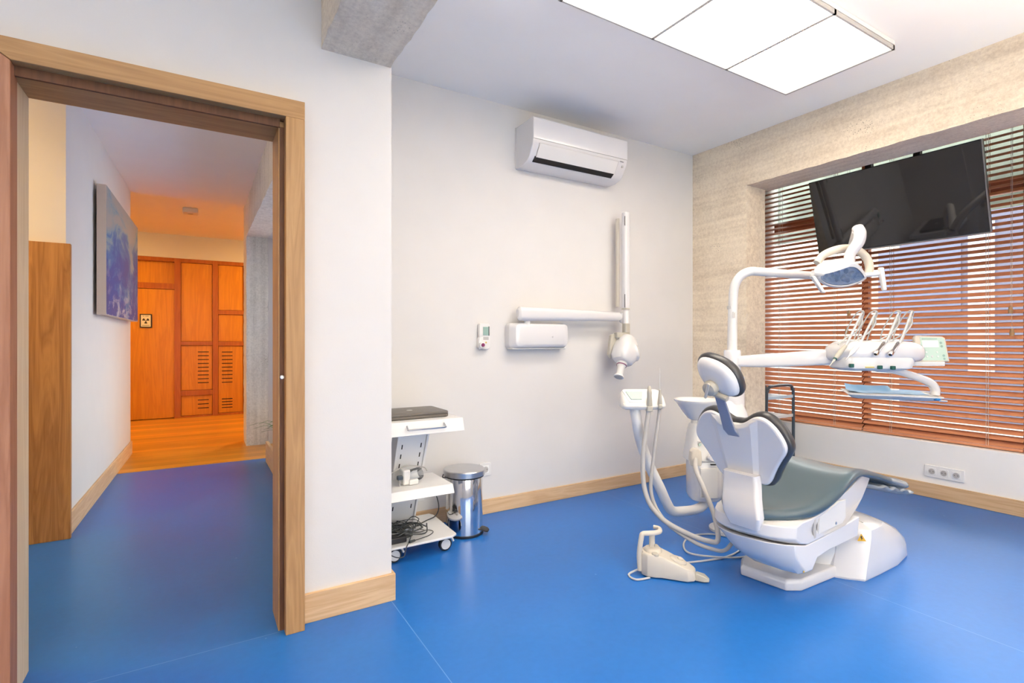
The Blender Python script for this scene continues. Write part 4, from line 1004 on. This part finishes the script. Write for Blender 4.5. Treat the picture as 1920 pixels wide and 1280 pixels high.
for nm, a, b, c in (('handle', at(1.675, 2.86, 1.522), at(1.645, 2.85, 1.50), at(1.695, 2.83, 1.405)), ('handle', at(1.97, 2.87, 1.500), at(2.028, 2.86, 1.548), at(2.026, 2.83, 1.418))):
    h_ = obj(nm, loft(bmesh.new(), [[b+(c-b)*f_+RGT*p+FWD*q for p, q in rrect(.022*s_, .03*s_, .008*s_)] for f_, s_ in ((0, .7), (.03, 1), (.95, .9), (1, .6))]), 'white2', t, bevel=.001)
bm = bmesh.new(); tube(bm, [at(1.72, 2.88, 1.515), at(1.65, 2.855, 1.518)], .014, n=12, smooth=0); obj('handle_stub', bm, 'white2', t)
bm = bmesh.new(); tube(bm, [at(1.945, 2.88, 1.508), at(2.03, 2.86, 1.515)], .013, n=12, smooth=0); obj('handle_stub', bm, 'white2', t)

# ---- instrument delivery unit
t = thing('instrument_unit', 'white dental instrument console on an arm with four hanging handpieces', 'instrument console', tuple(at(2.03, 2.93, .98)))
obj('arm_sleeve', lathe(bmesh.new(), at(1.322, 3.12, .955), [(.045, 0), (.048, .01), (.048, .125), (.044, .135)], n=28), 'white', t)
bm = bmesh.new()
loft(bm, [[p+RGT*.0+FWD*q+UP*r_ for q, r_ in rrect(.055, h_, .016)] for p, h_ in ((at(1.335, 3.10, 1.022), .062), (at(1.45, 3.07, 1.027), .075), (at(1.60, 3.02, 1.036), .082), (at(1.80, 2.95, 1.053), .088), (at(1.83, 2.945, 1.055), .085))])
obj('swing_arm', bm, 'white', t, bevel=.003)
def crow(u, hd_, hh, zc, dc_=2.905, e=3.2, m=32):
    f = lambda x: math.copysign(abs(x)**(2/e), x)
    return [at(u, dc_+hd_*f(math.cos(q)), zc+hh*f(math.sin(q))) for q in [2*PI*i/m for i in range(m)]]
bm = bmesh.new()
loft(bm, [crow(1.772, .035, .025, 1.075), crow(1.79, .07, .045, 1.078), crow(1.835, .095, .058, 1.085), crow(1.88, .108, .064, 1.086), crow(2.14, .108, .062, 1.083), crow(2.19, .102, .058, 1.083), crow(2.235, .085, .05, 1.08), crow(2.262, .06, .035, 1.078), crow(2.272, .03, .02, 1.078)])
bd_ = obj('console_body', bm, 'white', t, ang=60)
bm = bmesh.new()
loft(bm, urings([(1.84, 2.13, 2.82, .14, .982), (1.80, 2.18, 2.80, .18, .995), (1.795, 2.19, 2.795, .20, 1.03), (1.80, 2.185, 2.80, .19, 1.055)]))
obj('console_base', bm, 'matte', t, bevel=.006, ang=40)
for u_, z_ in ((1.822, 1.012), (1.975, 1.003), (2.045, 1.000)):
    bm = bmesh.new(); ubox(bm, u_-.011, u_+.011, 2.783, 2.80, z_-.010, z_+.010); obj('green_knob', bm, 'green', t, bevel=.003)
bm = bmesh.new(); ubox(bm, 1.90, 1.945, 2.790, 2.797, 1.0, 1.006); obj('yellow_strip', bm, 'yellowbtn', t)
HP = [(1.932, 1.307, 1.694, 1.010, 0), (2.006, 1.307, 1.779, 1.039, 0), (2.136, 1.309, 1.939, 1.073, 1), (2.209, 1.313, 2.017, 1.070, 1)]
names = ['leftmost dental handpiece, with thin pointed nozzle, hanging over the console', 'second dental handpiece from the left, slim with a pointed tip', 'third dental handpiece from the left, with an open metal socket end', 'rightmost dental handpiece, next to the green keypad, with an open metal end']
for (tu, tz, bu_, bz, k), lb in zip(HP, names):
    h_ = thing('dental_handpiece', lb, 'handpiece', tuple(at(tu, 2.88, tz)), 'handpieces hanging on the instrument console')
    top = at(tu, 2.88, tz-.02); tip = at(bu_, 2.775, bz); mid = top*.45+tip*.55+UP*-.012+RGT*.012
    bm = bmesh.new()
    q1 = tip+(mid-tip)*.55
    tube(bm, [top+UP*.018+RGT*.012, top, mid, q1], [.0045, .0055, .0065, .0075], n=12, smooth=8); obj('hose', bm, 'cable_l', h_)
    d = (q1-tip).normalized()
    if k:
        lathe_ = [(.011, 0), (.0125, .005), (.0125, .03), (.010, .034), (.0105, .09), (.008, .10)]
        b_ = obj('metal_body', lathe(bmesh.new(), tip, lathe_, axis=d, n=20), 'chrome', h_)
        obj('socket_bore', lathe(bmesh.new(), tip-d*.0006, [(.0075, 0), (.0075, .001)], axis=d, n=16), 'slot', b_)
    else:
        b_ = obj('handpiece_body', lathe(bmesh.new(), tip+d*.045, [(.005, 0), (.009, .012), (.012, .03), (.013, .06), (.010, .11), (.008, .12)], axis=d, n=20), 'beige' if tu < 1.95 else 'white2', h_)
        obj('nozzle', lathe(bmesh.new(), tip, [(.0018, 0), (.0022, .025), (.006, .048)], axis=d, n=12), 'cream' if tu < 1.95 else 'brushed', b_)
        if tu < 1.95: obj('green_ring', lathe(bmesh.new(), tip+d*.052, [(.0095, 0), (.0105, .008)], axis=d, n=20), 'green', b_)
    # whip that carries the hose, with a loop back into the console
    bm = bmesh.new()
    tube(bm, [at(tu-.035, 2.97, 1.12), at(tu-.028, 2.96, 1.20), at(tu-.005, 2.92, 1.29), at(tu+.018, 2.90, 1.312), at(tu+.036, 2.91, 1.29), at(tu+.022, 2.95, 1.19), at(tu+.012, 2.97, 1.12)], .0035, n=8, smooth=8)
    obj('whip_loop', bm, 'cable_l', h_)
    bm = bmesh.new(); lathe(bm, at(tu+.010, 2.90, 1.232), [(.011, 0), (.014, .012), (.013, .035), (.006, .05)], n=16); obj('hose_carriage', bm, 'cream', h_)
    bm = bmesh.new(); tube(bm, [at(tu+.012, 2.89, 1.285), at(tu+.004, 2.88, 1.24), at(tu-.045, 2.86, 1.19), at(tu-.11, 2.85, 1.155), at(tu-.15, 2.84, 1.125)], .004, n=10, smooth=8); obj('return_hose', bm, 'cable_l', h_)
# keypad display
tl = (UP*.97+FWD*.24).normalized(); kn = tl.cross(RGT).normalized()
if kn.dot(FWD) > 0: kn = -kn
kc = at(2.368, 2.94, 1.100)
kp = obj('keypad_case', prism(bmesh.new(), [(-.093, -.074), (.092, -.074), (.095, .06), (.080, .072), (-.07, .078), (-.078, .07)], kc, RGT, tl, -kn*.022), 'cream', t, bevel=.004)
obj('keypad_face', prism(bmesh.new(), [(-.058, -.068), (.082, -.068), (.084, .062), (-.050, .068)], kc, RGT, tl, kn*.0012), 'lcdpanel', kp)
obj('keypad_display', prism(bmesh.new(), [(-.046, .008), (.046, .008), (.048, .048), (-.044, .048)], kc+kn*.0012, RGT, tl, kn*.001), 'lcdwhite', kp)
obj('keypad_title', prism(bmesh.new(), [(-.042, .055), (.044, .055), (.044, .059), (-.042, .059)], kc+kn*.0012, RGT, tl, kn*.001), 'lcd', kp)
for (a, b, r_, mt) in ((.062, .034, .007, 'lcd'), (.063, .014, .007, 'lcd'), (.064, -.04, .007, 'lcd'), (.064, -.058, .006, 'lcd'), (-.002, -.045, .006, 'white'), (-.03, -.02, .005, 'lcdwhite'), (.03, -.02, .005, 'lcdwhite'), (-.03, -.045, .005, 'lcdwhite'), (.03, -.045, .005, 'lcdwhite')):
    obj('key', lathe(bmesh.new(), kc+RGT*a+tl*b+kn*.001, [(r_, 0), (r_, .0015)], axis=kn, n=12), mt, kp)
bm = bmesh.new(); ubox(bm, 2.17, 2.425, 2.91, 2.975, 1.003, 1.028); obj('keypad_shelf', bm, 'white2', t, bevel=.004)
bm = bmesh.new(); tube(bm, [at(2.24, 2.92, 1.066), at(2.30, 2.955, 1.07)], .008, n=10, smooth=0); obj('joint_pin', bm, 'brushed', t)
bm = bmesh.new()
tube(bm, [at(2.04, 2.91, .99), at(2.13, 2.92, .982), at(2.22, 2.93, .960), at(2.31, 2.94, .932), at(2.375, 2.95, .905), at(2.40, 2.95, .87), at(2.40, 2.95, .838)], [.018, .018, .018, .019, .021, .022, .022], n=14, smooth=6, flat=1.1)
obj('tray_arm', bm, 'white', t)
# ---- tray
t = thing('instrument_tray', 'flat white tray lined with blue paper below the instrument console', 'tray', tuple(at(2.27, 3.03, .83)))
e1 = (RGT*.40-FWD*.20).normalized(); e2 = (RGT*.187+FWD*.374).normalized(); tc_ = at(2.255, 3.0, .83)
tc_ = at(1.955, 3.02, .83)+e1*.22+e2*.20
bm = bmesh.new()
loft(bm, [[tc_+e1*a+e2*b+UP*z for a, b in rrect(w_, h_, .02)] for w_, h_, z in ((.34, .30, -.022), (.40, .36, -.016), (.445, .405, .002), (.445, .405, .006), (.43, .39, .006), (.425, .385, .0))])
obj('tray_plate', bm, 'white2', t, bevel=.001, ang=30)
bm = bmesh.new()
nx_, ny_ = 22, 20; G = []
for i in range(nx_+1):
    rw = []
    for j in range(ny_+1):
        a = -.20+.39*i/nx_; b = -.03+.215*j/ny_
        z = .003+.0015*math.sin(i*.9+j*.5)+(.030*max(0, (j-14)/6)**1.2 if i < 14 else .006*max(0, (j-14)/6))+(.010*max(0, 1-i/3))
        rw.append(bm.verts.new(tc_+e1*a+e2*b+UP*z))
    G.append(rw)
for i in range(nx_):
    for j in range(ny_): bm.faces.new((G[i][j], G[i+1][j], G[i+1][j+1], G[i][j+1]))
r = bmesh.ops.extrude_face_region(bm, geom=bm.faces[:]); bmesh.ops.translate(bm, vec=(0, 0, -.001), verts=[v for v in r['geom'] if isinstance(v, bmesh.types.BMVert)])
obj('paper_liner', bm, 'blue', t, ang=60)
obj('blue_cap', lathe(bmesh.new(), tc_+e1*.19-e2*.19+UP*-.012, [(.012, 0), (.017, .006), (.012, .012)], n=18), 'bluedot', t)
obj('tray_pin', cyl(bmesh.new(), tc_+e1*.20-e2*.185+UP*-.014, tc_+e1*.235-e2*.185+UP*-.014, .005), 'brushed', t)

# ================================================================== FOOT CONTROL
R0 = V(1.925, 1.838, 0); fs = V(.57, -.82, 0).normalized(); ft = V(.82, .57, 0)
t = thing('foot_control', 'cream foot control with arched handle on the blue floor, left of the dental chair', 'foot pedal', tuple(R0))
def F(s, q, z): return R0+fs*s+ft*q+UP*z
plan = [(-.06, -.02), (-.05, -.052), (-.02, -.07), (.02, -.066), (.05, -.056), (.17, -.05), (.197, -.03), (.20, .0), (.197, .03), (.17, .046), (.06, .056), (.02, .066), (-.02, .07), (-.05, .052), (-.06, .02)]
def zt(s): return .112 if s < .03 else max(.05, .112-(s-.03)*.34)
bm = bmesh.new()
loft(bm, [[F(s*.97, q*.95, .004) for s, q in plan], [F(s, q, .012) for s, q in plan], [F(s*.98, q*.96, zt(s)-.01) for s, q in plan], [F(s*.94-.0, q*.88, zt(s)) for s, q in plan]])
body = obj('body', bm, 'cream', t, bevel=.004, seg=3, ang=40)
obj('raised_hub', lathe(bmesh.new(), F(-.005, .005, .108), [(.045, 0), (.044, .008), (.036, .016), (.01, .018)], n=28), 'cream', t)
obj('post', loft(bmesh.new(), [[F(-.01+a, .015+b, z) for a, b in rrect(.026, .034, .008)] for z in (.115, .19)]), 'cream', t, bevel=.002)
bm = bmesh.new()
tube(bm, [F(-.058, -.045, .02), F(-.062, -.046, .10), F(-.052, -.042, .18), F(-.046, -.036, .198), F(-.02, -.022, .20), F(.012, .002, .20), F(.028, .025, .203), F(.018, .05, .207), F(-.008, .055, .208)], .0095, n=10, smooth=6, flat=1.3)
obj('carrying_handle', bm, 'cream', t)
nt_ = (fs*-.0+UP).normalized(); sn = (UP+fs*.32).normalized()
obj('selector_dial', lathe(bmesh.new(), F(.115, 0, .079), [(.040, 0), (.041, .005), (.036, .011), (.02, .012)], axis=sn, n=32, sx=.85, sy=1.), 'cream', t, ang=50)
obj('dial_button', lathe(bmesh.new(), F(.125, .002, .088), [(.015, 0), (.015, .007), (.010, .010)], axis=sn, n=22, sx=.7), 'cream', t)
for s_, q_ in ((.015, -.045), (.0, .058)):
    obj('side_button', lathe(bmesh.new(), F(s_, q_, .106), [(.019, 0), (.019, .008), (.014, .012)], n=22, sx=.8), 'beige' if q_ < 0 else 'cream', t)
bm = bmesh.new()
loft(bm, [[F(s, q, z) for s, q, z in ((s_, -w_, .006), (s_, w_, .006), (s_, w_*.7, h_), (s_, -w_*.7, h_))] for s_, w_, h_ in ((.18, .012, .022), (.20, .022, .040), (.235, .024, .034), (.258, .012, .018))])
obj('pedal', bm, 'beige', t, bevel=.004, seg=3)
bm = bmesh.new()
tube(bm, [F(-.055, -.01, .02), V(1.80, 1.88, .006), V(1.79, 1.82, .006), V(1.86, 1.80, .006)], .005, n=8, smooth=8)
obj('cable_loop', bm, 'cable_l', t)
bm = bmesh.new()
tube(bm, [F(.07, .05, .012), V(2.12, 1.83, .0055), V(2.26, 1.79, .0055), V(2.40, 1.765, .0055), V(2.56, 1.80, .0055), V(2.64, 1.90, .0055), V(2.60, 2.01, .0055), V(2.47, 2.06, .0055), V(2.33, 2.00, .0055), V(2.25, 1.89, .010), V(2.33, 1.77, .0145), V(2.46, 1.72, .0055), V(2.60, 1.72, .0055), V(2.72, 1.76, .0055)], .0052, n=8, smooth=10)
obj('control_cable', bm, 'cable_l', t)

# ================================================================== PEDAL BIN
BC = V(1.362, 2.812, 0)
t = thing('pedal_bin', 'polished steel pedal bin with flat round lid by the back wall', 'bin', tuple(BC))
obj('bin_body', lathe(bmesh.new(), BC, [(.108, .012), (.110, .014), (.110, .335), (.106, .345)], n=56), 'chrome', t)
obj('base_ring', lathe(bmesh.new(), BC, [(.112, 0), (.114, .003), (.114, .014), (.108, .016)], n=56), 'dark', t)
ld = obj('lid', lathe(bmesh.new(), BC, [(.120, .348), (.123, .350), (.123, .378), (.119, .383), (.10, .386), (.02, .388)], n=56), 'brushed', t, ang=25)
obj('rim_seal', lathe(bmesh.new(), BC, [(.112, .338), (.117, .340), (.117, .348), (.10, .349)], n=56), 'dark', t)
dl = (V(-.85, -.53, 0)).normalized(); pe = V(.72, -.69, 0).normalized()
bm = bmesh.new(); s_ = pe.cross(UP)
loft(bm, [[BC+pe*r_+s_*a+UP*(z+b) for a, b in rrect(w_, .010, .004)] for r_, z, w_ in ((.10, .035, .05), (.115, .033, .062), (.138, .027, .06), (.150, .022, .035))])
obj('foot_pedal', bm, 'dark', t, bevel=.003)
hd_ = V(-1, .1, 0).normalized()
bm = bmesh.new(); tube(bm, [BC+V(-.118, .04, .352), BC+V(-.135, .01, .345), BC+V(-.128, -.03, .35)], .0035, n=8, smooth=6); obj('carry_handle', bm, 'dark', t)
bm = bmesh.new(); box(bm, BC.x+.105, BC.x+.13, BC.y+.03, BC.y+.06, .34, .375); obj('lid_hinge', bm, 'brushed', t, bevel=.004)

# ================================================================== LAPTOP TROLLEY
TX0, TX1 = .74, 1.195
t = thing('laptop_trolley', 'white metal wheeled trolley with sloping perforated back, beside the pedal bin', 'trolley', (1.0, 2.75, 0))
# top tray with a front lip
bm = bmesh.new()
prism(bm, [(2.50, .668), (2.505, .668), (2.53, .725), (2.93, .725), (2.93, .732), (2.522, .735)], (TX0, 0, 0), (0, 1, 0), (0, 0, 1), (TX1+.018-TX0, 0, 0))
box(bm, TX0, TX1+.018, 2.52, 2.93, .722, .73)
tt = obj('top_tray', bm, 'matte', t, bevel=.002)
bm = bmesh.new(); tube(bm, [(.90, 2.515, .715), (.895, 2.488, .70), (.90, 2.485, .699), (1.09, 2.485, .699), (1.10, 2.488, .70), (1.10, 2.515, .715)], .0045, n=8, smooth=0)
obj('drawer_handle', bm, 'brushed', tt)
obj('tray_side', prism(bmesh.new(), [(2.50, .668), (2.93, .70), (2.93, .735), (2.522, .735)], (TX1+.014, 0, 0), (0, 1, 0), (0, 0, 1), (.004, 0, 0)), 'matte', tt)
# sloping back panel with side flanges
def upr(x0, x1, z0, z1, y0, y1, th): # panel from (y0,z0) to (y1,z1)
    bm = bmesh.new(); prism(bm, [(y0, z0), (y1, z1), (y1+th, z1), (y0+th, z0)], (x0, 0, 0), (0, 1, 0), (0, 0, 1), (x1-x0, 0, 0)); return bm
yb = lambda z: 2.86-.25*(z-.09)/.6
up2 = obj('back_panel', upr(.90, 1.05, .10, .70, yb(.10), yb(.70), .012), 'matte', t, bevel=.002)
obj('side_flange', upr(1.05, 1.062, .10, .70, yb(.10)-.012, yb(.70)-.012, .09), 'matte', t, bevel=.002)
obj('side_flange', upr(.888, .90, .10, .70, yb(.10)-.012, yb(.70)-.012, .09), 'matte', t, bevel=.002)
for x in (.922, 1.028):
    for z in (.20, .255, .31, .46, .515, .57):
        obj('slot', upr(x-.003, x+.003, z, z+.026, yb(z)-.001, yb(z+.026)-.001, .004), 'slot', up2)
# middle shelf
bm = bmesh.new()
prism(bm, [(2.475, .352), (2.482, .352), (2.505, .388), (2.78, .388), (2.78, .394), (2.50, .396)], (.80, 0, 0), (0, 1, 0), (0, 0, 1), (.345, 0, 0))
obj('middle_shelf', bm, 'matte', t, bevel=.003)
# base plate and castors
bm = bmesh.new(); prism(bm, [(.70, 2.56), (1.17, 2.56), (1.205, 2.585), (1.215, 2.93), (1.20, 2.965), (.70, 2.965)], (0, 0, .085), (1, 0, 0), (0, 1, 0), (0, 0, .012))
obj('base_plate', bm, 'matte', t, bevel=.003)
for x, y in ((1.155, 2.625), (.868, 2.62), (1.155, 2.90), (.868, 2.90)):
    c_ = obj('castor', lathe(bmesh.new(), (x, y-.012, .0365), [(.022, -.002), (.034, 0), (.0365, .004), (.0365, .020), (.034, .024), (.022, .026)], axis=(0, 1, 0), n=32), 'dark', t)
    obj('castor_disc', lathe(bmesh.new(), (x, y-.0148, .0365), [(.022, 0), (.027, .001), (.027, .005)], axis=(0, 1, 0), n=32), 'white2', c_)
    bm = bmesh.new(); cyl(bm, (x, y, .07), (x, y, .087), .012, n=16)
    tube(bm, [(x+.015, y, .07), (x+.04, y+.004, .062), (x+.052, y+.004, .04)], .006, n=8, smooth=4)
    obj('castor_brake', bm, 'white2', c_)
# laptop
t = thing('laptop', 'closed grey-brown laptop lying on the top tray of the white trolley', 'laptop', (.97, 2.72, .735))
bm = bmesh.new(); lofts = [[V(.985+a, 2.715+b, z) for a, b in rrect(w_, h_, .02)] for w_, h_, z in ((.345, .235, .735), (.36, .25, .739), (.36, .25, .752))]
loft(bm, lofts); obj('laptop_base', bm, 'laptop', t, bevel=.001)
bm = bmesh.new(); loft(bm, [[V(.985+a, 2.715+b, z) for a, b in rrect(w_, h_, .02)] for w_, h_, z in ((.36, .25, .7535), (.36, .25, .763), (.352, .242, .767))])
obj('laptop_lid', bm, 'laptop', t, bevel=.001)
obj('round_emblem', lathe(bmesh.new(), (.985, 2.715, .767), [(.016, 0), (.016, .0006)], n=24), 'brushed', t)
# little device on the shelf
t = thing('nebuliser_cup', 'small white clamp device with clear plastic cup on the middle shelf of the trolley', 'medical device', (.94, 2.60, .396))
obj('cup_body', lathe(bmesh.new(), (.945, 2.62, .43), [(.028, 0), (.034, .02), (.034, .06), (.03, .075)], axis=(.9, .2, .12), n=24), 'clear', t)
bm = bmesh.new(); box(bm, .905, .945, 2.585, 2.655, .397, .475); obj('clamp', bm, 'white2', t, bevel=.008)
bm = bmesh.new(); box(bm, .935, .985, 2.575, 2.60, .397, .425); obj('clamp_foot', bm, 'white2', t, bevel=.005)
bm = bmesh.new(); box(bm, .872, .902, 2.575, 2.60, .43, .452); obj('grey_knob', bm, 'navy', t, bevel=.005)
bm = bmesh.new(); cyl(bm, (.887, 2.588, .397), (.887, 2.588, .43), .003); obj('knob_pin', bm, 'brushed', t)
bm = bmesh.new(); tube(bm, [(.78, 2.60, .43), (.86, 2.62, .465), (.95, 2.66, .48), (1.03, 2.63, .47), (1.04, 2.60, .455)], .003, n=8, smooth=6); obj('thin_tube', bm, 'hose', t)
# adapter, tangle, cables on the base plate
t = solid('power_adapter', 'dark', .76, .93, 2.60, 2.66, .0975, .13, loc=(.84, 2.63, .0975), bevel=.006)
tag(t, 'black power adapter on the base plate of the white trolley', 'power adapter')
random.seed(11); bm = bmesh.new()
for i in range(22):
    c = V(random.uniform(.80, 1.0), random.uniform(2.66, 2.80), 0); pts = []
    a0 = random.uniform(0, 6.3); rr_ = random.uniform(.03, .09)
    for k in range(7):
        a0 += random.uniform(.5, 1.3)
        pts.append((c.x+rr_*math.cos(a0)*1.3, c.y+rr_*math.sin(a0)*.7, .103+random.uniform(0, .05)))
    tube(bm, pts, random.choice((.002, .0028, .0035)), n=6, smooth=6)
t = obj('cable_tangle', bm, 'cable', loc=(.9, 2.73, .0975)); tag(t, 'tangle of dark thin cables heaped on the base plate of the white trolley', 'cables'); t['kind'] = 'stuff'
def cable(pts, r, m, label, plug=None):
    bm = bmesh.new(); tube(bm, pts, r, n=8, smooth=8)
    th_ = thing('power_cable', label, 'cable', tuple(pts[0]))
    obj('cable_run', bm, m, th_)
    if plug:
        a, b, rr2 = plug; obj('connector', cyl(bmesh.new(), a, b, rr2, rr2*.8, 12), m, th_)
cable([V(.95, 2.72, .105), V(1.02, 2.76, .103), V(1.07, 2.80, .102), V(1.13, 2.84, .102), V(1.20, 2.86, .115), V(1.235, 2.90, .16), V(1.22, 2.95, .24), V(1.19, 3.02, .205)], .0032, 'cable', 'thick dark cable running from the trolley base to the low wall socket', (V(1.06, 2.79, .102), V(1.09, 2.815, .102), .006))
cable([V(.95, 2.70, .12), V(1.02, 2.69, .102), V(1.08, 2.70, .102), V(1.10, 2.66, .102), V(1.06, 2.62, .102), V(1.0, 2.60, .102), V(.97, 2.59, .103)], .0022, 'cable', 'thin dark cable curled in a loop on the trolley base with a small plug', (V(.935, 2.578, .104), V(.968, 2.588, .104), .007))
cable([V(1.02, 2.74, .12), V(.98, 2.66, .115), V(.935, 2.585, .103), V(.91, 2.553, .09), V(.895, 2.548, .05), V(.86, 2.55, .05), V(.82, 2.55, .075), V(.80, 2.56, .10)], .0026, 'cable', 'dark cable dropping over the front edge of the trolley base')
cable([V(.79, 2.80, .45), V(.775, 2.74, .36), V(.785, 2.72, .30), V(.77, 2.70, .24), V(.79, 2.69, .17), V(.85, 2.68, .13), V(.95, 2.68, .115), V(1.0, 2.665, .105)], .003, 'cable_l', 'light grey cable hanging down behind the partition edge onto the trolley base')

# ================================================================== RECESS CART
t = thing('tubular_cart', 'small dark blue tubular cart with pale shelves beside the concrete column', 'cart', (4.22, 2.73, 0))
X0, X1, Y0, Y1 = 4.03, 4.415, 2.60, 2.86
def uframe(y):
    zt_ = .76
    bm = bmesh.new()
    tube(bm, [(X0, y, .06), (X0, y, .67), (X0+.014, y, .72), (X0+.06, y, zt_), (X1-.06, y, zt_), (X1-.014, y, .72), (X1, y, .67), (X1, y, .06)], .0125, n=14, smooth=6); return bm
obj('tube_frame', uframe(Y0), 'navy', t); obj('tube_frame', uframe(Y1), 'navy', t)
for z, mt in ((.665, 'tray'), (.50, 'white2'), (.20, 'white2')):
    bm = bmesh.new(); box(bm, X0, X1, Y0, Y1, z-.012, z); box(bm, X0, X1, Y0-.004, Y0+.002, z-.014, z+.012); box(bm, X0, X1, Y1-.002, Y1+.004, z-.014, z+.012)
    obj('shelf', bm, mt, t, bevel=.002)
bm = bmesh.new(); box(bm, X0, X1, Y0-.005, Y0+.005, .10, .12); obj('cross_bar', bm, 'navy', t)
for x in (X0, X1):
    for y in (Y0, Y1):
        obj('castor', lathe(bmesh.new(), (x, y-.01, .03), [(.02, 0), (.03, .002), (.03, .018), (.02, .02)], axis=(0, 1, 0), n=20), 'dark', t)
